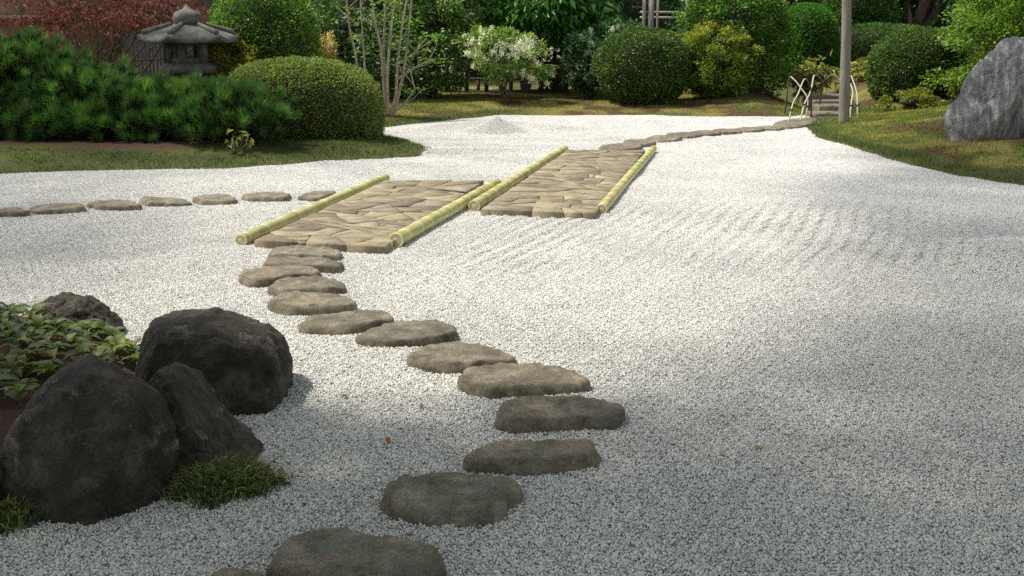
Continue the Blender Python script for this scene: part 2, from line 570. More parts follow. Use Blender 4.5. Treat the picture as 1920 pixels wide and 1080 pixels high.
# lawn grass, uncountable
def lawn_grass(side, hf, box, dens):
    nb = int((box[1] - box[0]) * (box[3] - box[2]) * dens)
    x = RNG.uniform(box[0], box[1], nb); y = RNG.uniform(box[2], box[3], nb)
    k = in_view(x, y); x, y = x[k], y[k]
    sd, z = hf(x, y)
    c, br, ed = lawn_colours(x, y, sd, side)
    ok = (sd > -0.035 * RNG.random(len(x)) ** 2) & (RNG.random(len(x)) > br * .75)
    if side == 'L':
        sm = soil_mask(x, y)
        ok &= RNG.random(len(x)) > sm * .96
    # thinner with distance
    ok &= RNG.random(len(x)) < np.clip(1.25 - (y - 12) / 16, .35, 1)
    z = np.where(sd < 0.01, np.maximum(z, h_gravel(x, y)), z)
    x, y, z, c, ed, sd = x[ok], y[ok], z[ok], c[ok], ed[ok], sd[ok]
    n = len(x)
    c = np.clip(c * RNG.uniform(.5, 1.9, (n, 1)) * RNG.uniform(.92, 1.08, (n, 3)), 0, 1)
    H = RNG.uniform(.02, .045, n) * (1 + .35 * ed)
    V, F, cc = blades(np.stack([x, y, z - .004], 1), H, RNG.uniform(.007, .014, n), 0.9, c)
    o = tag(link('grass', mesh_np('grass', V, F, M['grass'], cc)), 'short turf on the right hand bank' if side == 'R' else 'short turf and mondo grass along the left and back banks', 'grass', kind='stuff')
    return o
lawn_grass('L', h_left, (-9, 7, 10.4, 23), 1500)
lawn_grass('R', h_right, (4.2, 10.5, 8.5, 20), 1800)

# ------------------------------------------------------------------ gravel pebbles: clusters instanced over the bed (stuff)
def pebble_cluster(seed):
    rg = np.random.default_rng(seed)
    V0, F0 = ico(1)
    Vs, Fs, Cs, n = [], [], [], 0
    sp, R = 0.0086, 0.046
    k = int(R / sp) + 1
    for i in range(-k, k + 1):
        for j in range(-k, k + 1):
            p = np.array([(i + .5 * (j % 2)) * sp, j * sp * .87]) + rg.uniform(-.45, .45, 2) * sp
            if np.hypot(*p) > R: continue
            s = (rg.uniform(.0037, .0062) if rg.random() < .88 else rg.uniform(.0062, .0088)) * np.array([1.12, rg.uniform(.6, .95), rg.uniform(.5, .85)])
            v = V0 * (1 + rg.uniform(-.34, .30, (len(V0), 1))) * s
            q = Quaternion(rg.normal(0, 1, 4)).normalized().to_matrix()
            v = v @ np.array(q)
            v += np.array([p[0], p[1], rg.uniform(-.006, .005)])
            t = rg.random()
            g = rg.uniform(.55, .70) if t < .84 else (rg.uniform(.40, .55) if t < .98 else rg.uniform(.2, .34))
            c = np.array([g, g * rg.uniform(.975, 1.0), g * rg.uniform(.92, .99)])
            if rg.random() < .005: c = np.array([.48, .33, .2])
            Vs.append(v); Fs.append(F0 + n); n += len(v); Cs.append(np.repeat(c[None], len(v), 0))
    return np.concatenate(Vs), np.concatenate(Fs), np.concatenate(Cs)

m, nt, b = new_mat('gravel_pebble')
at = N(nt, 'ShaderNodeAttribute', attribute_name='Col')
geo = N(nt, 'ShaderNodeNewGeometry')
n = noise_tex(nt, 1.1, 4, .6, 0, geo.outputs['Position'])
r = ramp(nt, n.outputs[0], [(.3, (.88, .885, .88)), (.7, (1.07, 1.06, 1.03))])
nt.links.new(mixc(nt, 1.0, at.outputs[0], r.outputs[0], 'MULTIPLY'), b.inputs['Base Color'])
b.inputs['Roughness'].default_value = .8
b.inputs['Specular IOR Level'].default_value = .25
M['pebble'] = m
peb_col = bpy.data.collections.new('pebble_clusters')
for i in range(8):
    me = mesh_np('pebble_cluster', *pebble_cluster(100 + i)[:2], m, pebble_cluster(100 + i)[2])
    peb_col.objects.link(bpy.data.objects.new('pebble_cluster', me))

MAT1 = [at_z(476, 450, .06), at_z(722, 461, .06), at_z(908, 338, .06), at_z(722, 338, .06)]
MAT2 = [at_z(900, 392, .06), at_z(1116, 400, .06), at_z(1210, 281, .06), at_z(1064, 281, .06)]
sp = 0.062
xs = np.arange(-11, 11, sp); ys = np.arange(1.6, 18.2, sp * .87)
X, Y = np.meshgrid(xs, ys)
X = X + (np.arange(len(ys)) % 2)[:, None] * sp / 2
X, Y = X.ravel() + RNG.uniform(-.012, .012, X.size), Y.ravel() + RNG.uniform(-.012, .012, X.size)
k = in_view(X, Y, 1.3, 1.6, 18.2); X, Y = X[k], Y[k]
k = (poly_sd(X, Y, LAWN_L) < .05) & (poly_sd(X, Y, LAWN_R) < .05) & (poly_sd(X, Y, MAT1) < .02) & (poly_sd(X, Y, MAT2) < .02)
X, Y = X[k], Y[k]
Z = h_gravel(X, Y)
e = 0.02
NX, NY = -(h_gravel(X + e, Y) - h_gravel(X - e, Y)) / (2 * e), -(h_gravel(X, Y + e) - h_gravel(X, Y - e)) / (2 * e)
me = bpy.data.meshes.new('gravel')
me.vertices.add(len(X))
me.vertices.foreach_set('co', np.stack([X, Y, Z], 1).astype(np.float32).ravel())
a = me.attributes.new('nrm', 'FLOAT_VECTOR', 'POINT')
a.data.foreach_set('vector', norm(np.stack([NX, NY, np.ones_like(X)], 1)).astype(np.float32).ravel())
gravel = tag(link('gravel', me), 'raked white gravel covering the garden floor', 'gravel', kind='stuff')
ng = bpy.data.node_groups.new('gravel_scatter', 'GeometryNodeTree')
ng.interface.new_socket('Geometry', in_out='INPUT', socket_type='NodeSocketGeometry')
ng.interface.new_socket('Geometry', in_out='OUTPUT', socket_type='NodeSocketGeometry')
gi, go = N(ng, 'NodeGroupInput'), N(ng, 'NodeGroupOutput')
ci = N(ng, 'GeometryNodeCollectionInfo'); ci.inputs[0].default_value = peb_col
ci.inputs[1].default_value = True; ci.inputs[2].default_value = True
ip = N(ng, 'GeometryNodeInstanceOnPoints'); ip.inputs['Pick Instance'].default_value = True
rv = N(ng, 'FunctionNodeRandomValue', data_type='FLOAT_VECTOR')
rv.inputs[0].default_value = (0, 0, 0); rv.inputs[1].default_value = (0, 0, 6.28318)
na = N(ng, 'GeometryNodeInputNamedAttribute', data_type='FLOAT_VECTOR'); na.inputs[0].default_value = 'nrm'
ar = N(ng, 'FunctionNodeAlignRotationToVector', axis='Z')
er = N(ng, 'FunctionNodeEulerToRotation')
ng.links.new(rv.outputs[0], er.inputs[0])
ng.links.new(er.outputs[0], ar.inputs['Rotation'])
ng.links.new(na.outputs[0], ar.inputs['Vector'])
ng.links.new(gi.outputs[0], ip.inputs['Points'])
ng.links.new(ci.outputs[0], ip.inputs['Instance'])
ng.links.new(ar.outputs[0], ip.inputs['Rotation'])
ng.links.new(ip.outputs[0], go.inputs[0])
gravel.modifiers.new('scatter', 'NODES').node_group = ng

# ------------------------------------------------------------------ stepping stones
def crop(x0, y0, s, pts): return [(x0 + x / s, y0 + y / s) for x, y in pts]

def stepping_stone(pts_px, ztop, label, group, seed, thick=None):
    """slab from the traced rim of its top face"""
    rg = np.random.default_rng(seed)
    R = np.array([at_z(x, y, ztop)[:2] for x, y in pts_px])
    c = R.mean(0)
    R = np.concatenate([R, R[:1]])
    # resample, closed
    seg = np.linalg.norm(np.diff(R, axis=0), axis=1); s = np.concatenate([[0], np.cumsum(seg)])
    n = 56
    t = np.arange(n) * s[-1] / n
    O = np.stack([np.interp(t, s, R[:, 0]), np.interp(t, s, R[:, 1])], 1)
    for _ in range(2): O = (np.roll(O, 1, 0) + 2 * O + np.roll(O, -1, 0)) / 4
    O = c + (O - c) * 1.02
    A = np.arctan2(O[:, 1] - c[1], O[:, 0] - c[0])
    dv = O - c
    rings = [(0.0, 0.0, 0), (0.35, .000, 0), (0.62, .000, 0), (0.80, -.001, 0), (0.91, -.001, 0), (0.965, -.004, 0), (1.0, -.014, .001), (1.0, -.032, .008), (1.0, -.055, .014), (1.0, -.10, .012), (1.0, -.14, 0)]
    un = norm(dv)
    V = [np.array([[c[0], c[1], ztop]])]
    for k, dz, ex in rings[1:]:
        p = c + dv * k + un * ex
        V.append(np.column_stack([p, np.full(n, ztop + dz)]))
    V = np.concatenate(V)
    P3 = V * 1.0
    off = seed * 3.7
    d1 = fbm(P3 * 5 + off, 3, 1); d2 = fbm(P3 * 16 + off, 4, 2); d3 = fbm(P3 * 45 + off, 3, 6)
    V[:, 2] += 0.010 * d1 + 0.009 * d2 + .007 * d3 + rg.uniform(-.012, .012) * (V[:, 0] - c[0]) / .25
    rad = norm(np.column_stack([V[:, :2] - c, np.zeros(len(V))]))
    V += rad * (0.022 * d2 + .012 * d3)[:, None]
    F3 = np.array([[0, 1 + k, 1 + (k + 1) % n] for k in range(n)])
    F4 = []
    for r_ in range(len(rings) - 2):
        for k in range(n):
            a, b_ = 1 + r_ * n + k, 1 + r_ * n + (k + 1) % n
            F4.append([a, a + n, b_ + n, b_])
    base = np.array([c[0], c[1], 0])
    me = mesh_np('stepping_stone', V - base, [F3, np.array(F4)], M['stepping'], smooth_f=True)
    return tag(link('stepping_stone', me, loc=base), label, 'stepping stone', group)

P2 = (420, 440, 4.0); P3 = (640, 580, 3.2); P4 = (360, 860, 2.743); P8 = (0, 320, 4.0); P6 = (420, 240, 4.155)
GW = 'stepping stones winding towards the viewer'
near = [
    (P4, [(60, 595), (130, 567), (220, 560), (300, 572), (380, 600), (400, 650), (250, 700), (100, 680)], 'dark stepping stone barely showing at the bottom edge of the photo'),
    (P4, [(402, 492), (440, 430), (560, 372), (680, 340), (790, 342), (920, 382), (1080, 397), (1200, 427), (1275, 467), (1288, 497), (1180, 545), (1000, 585), (800, 600), (600, 570), (480, 535)], 'large dark grey stepping stone with scalloped back edge, nearest whole one to the viewer'),
    (P4, [(978, 190), (1000, 140), (1070, 88), (1200, 64), (1380, 64), (1560, 76), (1660, 105), (1690, 150), (1610, 178), (1578, 235), (1480, 255), (1300, 263), (1150, 252), (1050, 230)], 'grey brown stepping stone with a notch in its right front side'),
    (P3, [(740, 880), (800, 835), (920, 777), (1000, 764), (1200, 777), (1400, 777), (1495, 780), (1535, 855), (1440, 872), (1200, 890), (1000, 893), (850, 890)], 'olive grey stepping stone with straight right end, third whole one from the viewer'),
    (P3, [(935, 625), (970, 560), (1080, 527), (1200, 517), (1400, 517), (1600, 532), (1680, 570), (1692, 615), (1640, 637), (1450, 637), (1200, 652), (1050, 657)], 'thick rounded oblong stepping stone, rightmost of the winding path'),
    (P3, [(708, 402), (760, 352), (880, 326), (1050, 316), (1210, 314), (1340, 341), (1470, 402), (1488, 428), (1300, 442), (1100, 452), (900, 468), (820, 455)], 'broad angular stepping stone with a bluish stain, fifth whole one from the viewer'),
    (P3, [(398, 265), (480, 216), (600, 196), (750, 193), (870, 206), (980, 241), (1062, 287), (940, 297), (800, 312), (650, 317), (500, 303)], 'brown lens shaped stepping stone, sixth whole one from the viewer'),
    (P3, [(88, 142), (180, 101), (320, 71), (460, 59), (580, 66), (670, 86), (690, 130), (600, 155), (480, 167), (300, 182), (150, 167)], 'sunlit brown stepping stone with squared right end, seventh whole one from the viewer'),
    (P2, [(563, 655), (620, 602), (720, 587), (850, 581), (960, 562), (1060, 550), (1180, 571), (1255, 606), (1266, 642), (1100, 657), (950, 672), (800, 677), (650, 672)], 'kidney shaped sunlit stepping stone, eighth whole one from the viewer'),
    (P2, [(343, 482), (400, 441), (520, 429), (660, 426), (820, 433), (930, 446), (988, 502), (900, 517), (700, 522), (500, 527), (400, 517)], 'wide oval stepping stone at the inner bend, fifth one before the near stone pavement'),
    (P2, [(345, 388), (380, 341), (500, 316), (650, 309), (760, 311), (880, 346), (912, 383), (800, 388), (600, 403), (430, 408)], 'pale oval stepping stone, fourth one before the near stone pavement'),
    (P2, [(108, 292), (160, 246), (280, 226), (420, 223), (560, 226), (660, 241), (732, 282), (600, 292), (480, 302), (350, 322), (200, 327)], 'leftmost stepping stone of the winding path, long and flat'),
    (P2, [(310, 215), (350, 171), (440, 161), (600, 171), (780, 171), (872, 196), (862, 226), (720, 222), (560, 224), (400, 227)], 'second stepping stone before the near stone pavement, partly behind the leftmost stone'),
    (P2, [(330, 140), (370, 96), (480, 76), (650, 76), (800, 96), (872, 121), (852, 146), (650, 147), (480, 142)], 'stepping stone touching the front edge of the near stone pavement'),
]
for i, (cr, pts, lab) in enumerate(near):
    stepping_stone(crop(*cr, pts), (.066 if i < 6 else .054) + .006 * math.sin(i * 2.3), lab, GW, 20 + i)
GL = 'stepping stones leading off to the left'
left = [
    (P8, [(-90, 300), (0, 279), (80, 273), (160, 281), (218, 307), (150, 313), (0, 315), (-80, 315)], 'stepping stone of the left row cut by the left edge of the photo'),
    (P8, [(223, 267), (290, 246), (420, 241), (540, 239), (610, 250), (637, 277), (500, 288), (350, 293), (240, 292)], 'second stepping stone from the left in the left row'),
    (P8, [(656, 242), (700, 221), (850, 214), (980, 221), (1064, 257), (950, 264), (750, 264)], 'third stepping stone from the left in the left row'),
    (P8, [(1045, 215), (1090, 200), (1230, 194), (1370, 201), (1446, 227), (1300, 237), (1120, 237)], 'fourth stepping stone from the left in the left row'),
    (P8, [(1440, 202), (1530, 179), (1650, 169), (1730, 176), (1782, 217), (1650, 224), (1500, 222)], 'fifth stepping stone from the left in the left row, pointed right end'),
    (P6, [(133, 527), (180, 496), (300, 491), (450, 493), (514, 517), (500, 537), (350, 542), (200, 542)], 'block like stepping stone of the left row, second from the bamboo pole'),
    (P6, [(573, 527), (640, 496), (760, 486), (870, 488), (850, 510), (780, 530), (690, 537)], 'stepping stone of the left row that tucks behind the bamboo pole'),
]
for i, (cr, pts, lab) in enumerate(left):
    stepping_stone(crop(*cr, pts), 0.045, lab, GL, 50 + i)
GF = 'stepping stones leading to the far steps'
ordn = ['nearest the far stone pavement', 'second from the far stone pavement', 'third from the far stone pavement', 'fourth from the far stone pavement', 'fifth from the far stone pavement',
        'sixth from the far stone pavement', 'seventh from the far stone pavement', 'second last before the slab at the steps', 'last before the slab at the steps']
far = [(1165, 273, 40, 5.5), (1199, 265, 32, 4.5), (1243, 257, 34, 5), (1283, 251, 33, 4), (1322, 247, 30, 4), (1364, 244, 30, 3.5), (1404, 241, 29, 3.2), (1441, 238, 28, 3.2), (1478, 234, 28, 3.2)]
for i, (cx, cy, rx, ry) in enumerate(far):
    rg = random.Random(i + 3)
    pts = [(cx + rx * rg.uniform(.88, 1.08) * math.cos(t), cy + ry * rg.uniform(.85, 1.1) * math.sin(t)) for t in [k * PI / 7 for k in range(14)]]
    stepping_stone(pts, 0.045, 'low brown stepping stone, ' + ordn[i], GF, 80 + i)
stepping_stone([(1452, 229), (1478, 223), (1520, 219.5), (1570, 217), (1580, 220), (1566, 226), (1530, 231), (1490, 236), (1462, 236)], 0.045, 'long flat stone slab at the foot of the far steps', GF, 99)

# ------------------------------------------------------------------ crazy paving
def flag_mat():
    m, nt, b = new_mat('flagstone')
    geo = N(nt, 'ShaderNodeNewGeometry')
    oi = N(nt, 'ShaderNodeObjectInfo')
    rr = ramp(nt, oi.outputs['Random'], [(0, (.165, .135, .10)), (.3, (.25, .21, .145)), (.6, (.32, .275, .185)), (.85, (.235, .21, .165)), (1, (.36, .32, .225))])
    n1 = noise_tex(nt, 7, 7, .65, .4, geo.outputs['Position'])
    n2 = noise_tex(nt, 60, 5, .7, 0, geo.outputs['Position'])
    r1 = ramp(nt, n1.outputs[0], [(.3, (.62, .62, .64)), (.7, (1.25, 1.22, 1.12))])
    r2 = ramp(nt, n2.outputs[0], [(.3, (.7, .7, .7)), (.7, (1.2, 1.2, 1.2))])
    c = mixc(nt, 1, mixc(nt, 1, rr.outputs[0], r1.outputs[0], 'MULTIPLY'), r2.outputs[0], 'MULTIPLY')
    nt.links.new(c, b.inputs['Base Color'])
    b.inputs['Roughness'].default_value = .85
    b.inputs['Specular IOR Level'].default_value = .25
    bump(nt, b, n2.outputs[0], .7, .006)
    return m
M['flag'] = flag_mat()
m, nt, b = new_mat('joint_soil')
b.inputs['Base Color'].default_value = (.06, .046, .032, 1); b.inputs['Roughness'].default_value = .95
M['joint'] = m

def clip_poly(poly, p, nrm):
    out = []
    for i in range(len(poly)):
        a, b_ = poly[i], poly[(i + 1) % len(poly)]
        da, db = (a - p) @ nrm, (b_ - p) @ nrm
        if da <= 0: out.append(a)
        if da * db < 0: out.append(a + (b_ - a) * da / (da - db))
    return out

def pavement(corners, nu, nv, label, seed):
    """irregular flagstones fitted into a quad; each one is a part"""
    rg = np.random.default_rng(seed)
    Q = np.array(corners)[:, :2]
    c = Q.mean(0)
    root = empty('stone_pavement', (c[0], c[1], 0), label, 'stone pavement', 'flagstone pavements between bamboo poles')
    W = (np.linalg.norm(Q[1] - Q[0]) + np.linalg.norm(Q[2] - Q[3])) / 2
    Ln = (np.linalg.norm(Q[3] - Q[0]) + np.linalg.norm(Q[2] - Q[1])) / 2
    def world_xy(p):
        u, v = p[0] / W, p[1] / Ln
        return (Q[0] * (1 - u) * (1 - v) + Q[1] * u * (1 - v) + Q[2] * u * v + Q[3] * (1 - u) * v) - c
    # split the panel again and again along slanting lines: angular slabs of mixed size
    def split(poly, out, depth=0):
        P_ = np.array(poly)
        area = .5 * abs(np.sum(P_[:, 0] * np.roll(P_[:, 1], -1) - P_[:, 1] * np.roll(P_[:, 0], -1)))
        if area < tgt * rg.lognormal(0, .55) or depth > 12:
            out.append(P_); return
        w_, h_ = np.ptp(P_[:, 0]), np.ptp(P_[:, 1]) * 1.55
        th = rg.normal(0, .42) + (0 if w_ > h_ * rg.uniform(.75, 1.3) else PI / 2)
        nrm = np.array([math.cos(th), math.sin(th)])
        c0 = P_.mean(0) + (P_.max(0) - P_.min(0)) * rg.uniform(-.16, .16, 2)
        for sgn in (1, -1):
            q_ = clip_poly([v for v in P_], c0, nrm * sgn)
            if len(q_) >= 3: split(q_, out, depth + 1)
    cells = []
    tgt = W * Ln / (nu * nv) * 1.5
    split([np.array(q, float) for q in ((0, 0), (W, 0), (W, Ln), (0, Ln))], cells)
    for poly in cells:
        poly = np.array(poly)
        area = .5 * abs(np.sum(poly[:, 0] * np.roll(poly[:, 1], -1) - poly[:, 1] * np.roll(poly[:, 0], -1)))
        if area < .0025: continue
        pc = poly.mean(0)
        # subdivide the edges and roughen them
        ring = []
        for a, b_ in zip(poly, np.roll(poly, -1, 0)):
            L = np.linalg.norm(b_ - a)
            k = max(1, int(L / .11))
            for t in range(k): ring.append(a + (b_ - a) * t / k)
        ring = np.array(ring)
        gap = rg.uniform(.0015, .005)
        rd = norm(ring - pc)
        ring = ring - rd * gap + rg.normal(0, .0032, ring.shape)
        edge_front = poly[:, 1].min() < .01
        zt = 0.058 + rg.uniform(-.004, .005)
        n = len(ring)
        tilt = rg.normal(0, .006, 2)
        rings = [(ring - rd * (.006 if edge_front else .0015), zt), (ring - rd * .0005, zt - (.008 if edge_front else .002)), (ring, -.06)]
        V = [np.array([[*world_xy(pc), zt + .002]])]
        for rr_, z in rings:
            V.append(np.array([[*world_xy(q), z + (((q - pc) @ tilt) + rg.normal(0, .0015) if z > 0 else 0)] for q in rr_]))
        V = np.concatenate(V)
        F3 = np.array([[0, 1 + k, 1 + (k + 1) % n] for k in range(n)])
        F4 = np.array([[1 + r_ * n + k, 1 + (r_ + 1) * n + k, 1 + (r_ + 1) * n + (k + 1) % n, 1 + r_ * n + (k + 1) % n] for r_ in range(2) for k in range(n)])
        wc = np.array([*world_xy(pc), 0])
        link('flagstone', mesh_np('flagstone', V - wc, [F3, F4], M['flag']), root, wc)
    inner = [world_xy((.02, .02)), world_xy((W - .02, .02)), world_xy((W - .02, Ln - .02)), world_xy((.02, Ln - .02))]
    V = np.array([[*p, .038] for p in inner] + [[*p, -.06] for p in inner])
    link('joint_bed', mesh_np('joint_bed', V, np.array([[0, 1, 2, 3], [0, 4, 5, 1], [1, 5, 6, 2], [2, 6, 7, 3], [3, 7, 4, 0]]), M['joint']), root)
    return root
pavement(MAT1, 5, 17, 'near flagstone pavement of tan stones, left of the two', 5)
pavement(MAT2, 5, 23, 'far flagstone pavement of tan stones, right of the two', 8)

# ------------------------------------------------------------------ bamboo poles
def bamboo_mat():
    m, nt, b = new_mat('green_bamboo')
    tc = N(nt, 'ShaderNodeTexCoord')
    mp = N(nt, 'ShaderNodeMapping'); mp.inputs['Scale'].default_value = (25, 25, 2.2)
    nt.links.new(tc.outputs['Object'], mp.inputs[0])
    n = noise_tex(nt, 1.2, 6, .65, .5, mp.outputs[0])
    n2 = noise_tex(nt, 5.5, 5, .6, 0, tc.outputs['Object'])
    r = ramp(nt, n.outputs[0], [(.25, (.27, .27, .08)), (.5, (.42, .40, .15)), (.75, (.56, .51, .26))])
    r2 = ramp(nt, n2.outputs[0], [(.35, (.72, .76, .7)), (.65, (1.18, 1.12, 1.05))])
    nt.links.new(mixc(nt, 1, r.outputs[0], r2.outputs[0], 'MULTIPLY'), b.inputs['Base Color'])
    b.inputs['Roughness'].default_value = .38
    b.inputs['Specular IOR Level'].default_value = .45
    bump(nt, b, n.outputs[0], .12, .003)
    return m
M['bamboo'] = bamboo_mat()
def plain(name, c, rough=.7, spec=.3, nscale=30, var=.25):
    m, nt, b = new_mat(name)
    tc = N(nt, 'ShaderNodeNewGeometry')
    n = noise_tex(nt, nscale, 5, .65, 0, tc.outputs['Position'])
    r = ramp(nt, n.outputs[0], [(.3, tuple(v * (1 - var) for v in c)), (.7, tuple(v * (1 + var) for v in c))])
    nt.links.new(r.outputs[0], b.inputs['Base Color'])
    b.inputs['Roughness'].default_value = rough
    b.inputs['Specular IOR Level'].default_value = spec
    bump(nt, b, n.outputs[0], .3, .004)
    return m
M['bamboo_node'] = plain('bamboo_node', (.58, .55, .36), .6)
M['bamboo_cut'] = plain('bamboo_cut', (.62, .50, .32), .8, var=.2)
M['bamboo_rim'] = plain('bamboo_rim', (.74, .65, .42), .7, var=.1)
M['pith'] = plain('bamboo_pith', (.66, .52, .30), .8, var=.15)

def lathe_z(prof, ns=24, capped=False):
    """prof list of (r, z)"""
    V = np.array([[r_ * math.cos(k * 2 * PI / ns), r_ * math.sin(k * 2 * PI / ns), z] for r_, z in prof for k in range(ns)])
    F = np.array([[i * ns + k, i * ns + (k + 1) % ns, (i + 1) * ns + (k + 1) % ns, (i + 1) * ns + k] for i in range(len(prof) - 1) for k in range(ns)])
    return V, F

def bamboo_pole(a_px, b_px, r0, r1, nnode, label, seed):
    rg = random.Random(seed)
    A, B = at_z(*a_px, r0), at_z(*b_px, r1)
    A[2], B[2] = r0 - .006, r1 - .006
    L = np.linalg.norm(B - A)
    q = Vector(B - A).to_track_quat('Z', 'Y')
    root = empty('bamboo_pole', A, label, 'bamboo pole', 'bamboo poles edging the pavements')
    root.rotation_mode = 'QUATERNION'; root.rotation_quaternion = q
    zs = []
    z = rg.uniform(.06, .16)
    step = L / nnode
    while z < L - .05:
        zs.append(z); z += step * rg.uniform(.85, 1.15)
    rad = lambda z: r0 + (r1 - r0) * z / L
    prof = [(rad(0), 0)]
    for zn in zs:
        for dz, k in ((-.035, 1.0), (-.014, .98), (-.005, .93), (.005, .93), (.016, .985), (.04, 1.0)):
            if 0 < zn + dz < L: prof.append((rad(zn) * k, zn + dz))
    prof.append((rad(L), L))
    V, F = lathe_z(prof, 28)
    ph = rg.uniform(0, 9)
    bend = np.array([.010 * math.sin(3 * z_ / L + ph) for z_ in V[:, 2]])
    bd = lambda z_: .010 * math.sin(3 * z_ / L + ph)
    V[:, 0] += bend
    link('culm', mesh_np('culm', V, F, M['bamboo'], smooth_f=True), root)
    for zn in zs:
        rr_ = rad(zn)
        Vn, Fn = lathe_z([(rr_ * .95, -.007), (rr_ * 1.015, -.004), (rr_ * 1.035, .0005), (rr_ * 1.01, .005), (rr_ * .95, .008)], 28)
        link('node', mesh_np('node', Vn, Fn, M['bamboo_node'], smooth_f=True), root, (bd(zn), 0, zn))
    for zz, s in ((0, -1), (L, 1)):
        rr_ = rad(zz)
        # cut end: wall ring, recessed diaphragm with a boss in the middle
        ring, Fr = lathe_z([(rr_ * 1.0, 0), (rr_ * .985, s * .003), (rr_ * .86, s * .003), (rr_ * .84, s * .000), (rr_ * .8, -s * .004)], 28)
        e = link('cut_end', mesh_np('cut_end', ring, Fr, M['bamboo_rim']), root, (bd(zz), 0, zz))
        V2, F2 = lathe_z([(rr_ * .85, -s * .001), (rr_ * .55, -s * .002), (rr_ * .42, s * .001), (rr_ * .25, s * .004), (rr_ * .02, s * .005)], 24)
        link('diaphragm', mesh_np('diaphragm', V2, F2, M['bamboo_cut'], smooth_f=True), e)
    return root
bamboo_pole((453, 449), (722, 333), .047, .047, 11, 'bamboo pole along the left edge of the near pavement', 1)
bamboo_pole((741, 449), (932, 343), .056, .053, 11, 'thickest bamboo pole along the right edge of the near pavement', 2)
bamboo_pole((888, 385), (1060, 279), .053, .050, 15, 'long bamboo pole along the left edge of the far pavement', 3)
bamboo_pole((1130, 392), (1224, 278), .049, .044, 15, 'slender bamboo pole along the right edge of the far pavement', 4)

# ------------------------------------------------------------------ blobs from a traced outline: boulders, rocks, clipped shrubs
class Blob:
    """body whose face-on outline is traced; depth is given in metres"""
    def __init__(self, outline_px, Yc, D, p=0.8, q=0.9, floor=None):
        O = np.array([at_Y(x, y, Yc) for x, y in outline_px])[:, [0, 2]]
        self.c = np.array([(O[:, 0].min() + O[:, 0].max()) / 2, Yc, (O[:, 1].min() + O[:, 1].max()) / 2])
        rel = O - self.c[[0, 2]]
        th = np.linspace(-PI, PI, 181)
        R = np.zeros_like(th)
        for i, t in enumerate(th):
            d = np.array([math.cos(t), math.sin(t)])
            best = 0
            for a, b_ in zip(rel, np.roll(rel, -1, 0)):
                e = b_ - a
                den = d[0] * e[1] - d[1] * e[0]
                if abs(den) < 1e-12: continue
                s = (a[0] * e[1] - a[1] * e[0]) / den
                u = (a[0] * d[1] - a[1] * d[0]) / den
                if s > 0 and -1e-6 <= u <= 1 + 1e-6: best = max(best, s)
            R[i] = best
        R[R == 0] = R[R > 0].mean()
        k = np.array([1, 2, 3, 2, 1]) / 9
        R = np.convolve(np.concatenate([R[-3:-1], R, R[1:3]]), k, 'valid')
        self.th, self.R, self.D, self.p, self.q = th, R, D, p, q
    def pos(self, d):
        s = np.sqrt(d[:, 0] ** 2 + d[:, 2] ** 2)
        t = np.arctan2(d[:, 2], d[:, 0])
        r = np.interp(t, self.th, self.R) * s ** self.p
        y = self.D * np.sign(d[:, 1]) * np.abs(d[:, 1]) ** self.q
        return np.stack([r * np.cos(t), y, r * np.sin(t)], 1)
    def sample(self, n):
        dd, F = ico(4)
        P = self.pos(dd)
        a, b_, c_ = P[F[:, 0]], P[F[:, 1]], P[F[:, 2]]
        cr_ = np.cross(b_ - a, c_ - a)
        ar = np.linalg.norm(cr_, axis=1)
        i = RNG.choice(len(F), n, p=ar / ar.sum())
        u, v = RNG.random(n), RNG.random(n)
        fl = u + v > 1
        u[fl], v[fl] = 1 - u[fl], 1 - v[fl]
        S = a[i] + (b_ - a)[i] * u[:, None] + (c_ - a)[i] * v[:, None]
        d = norm(dd[F[i, 0]] + (dd[F[i, 1]] - dd[F[i, 0]]) * u[:, None] + (dd[F[i, 2]] - dd[F[i, 0]]) * v[:, None])
        return d, S, norm(cr_[i])
    def mesh(self, sub=5):
        d, F = ico(sub)
        return self.pos(d), F, d

def boulder(name, outline, Yc, D, mat, label, cat, seed, amp=.03, freq=3.5, fine=.008, cuts=7, group=None, p=.75, q=.85, sub=6, cutk=(.72, .9), stria=None, shrink=.965):
    oc = np.array(outline, float).mean(0)
    outline = [(oc[0] + (x - oc[0]) * shrink, oc[1] + (y - oc[1]) * shrink) for x, y in outline]
    B = Blob(outline, Yc, D, p, q)
    V, F, d = B.mesh(sub)
    rg = np.random.default_rng(seed)
    size = np.abs(V).max(0)
    # flatten random facets, mostly away from the outline plane so the traced profile stays
    for k in range(cuts):
        nrm = norm(np.array([rg.normal(0, .55), rg.choice([-1, 1]) * rg.uniform(.5, 1), rg.normal(.1, .5)]))
        h = V @ nrm
        lim = h.max() * rg.uniform(*cutk)
        over = np.maximum(0, h - lim)
        V = V - nrm * (over * .85)[:, None]
    nn = norm(V / size)
    o = seed * 5.1
    crk = np.maximum(0, 1 - np.abs(fbm(V * freq * 1.3 + o + 9, 3, seed + 5)) * 14)
    V = V - nn * (crk * .012 * (amp / .03))[:, None]
    V = V + nn * (amp * fbm(V * freq + o, 4, seed) + fine * fbm(V * freq * 6 + o, 4, seed + 3))[:, None]
    if stria:
        dirv, f2, a2 = stria
        Vd = V + .12 * fbm(V * 2.2, 3, 8)[:, None]
        st = np.stack([Vd @ norm(np.array(dirv)), Vd[:, 1] * .12, Vd[:, 2] * .12], 1)
        V = V + nn * (a2 * (1 - np.abs(fbm(st * f2, 4, 77)) * 3))[:, None]
    base = np.array([B.c[0], B.c[1], 0])
    V = V + B.c - base
    me = mesh_np(name, V, F, mat, smooth_f=True)
    return tag(link(name, me, loc=base), label, cat, group)

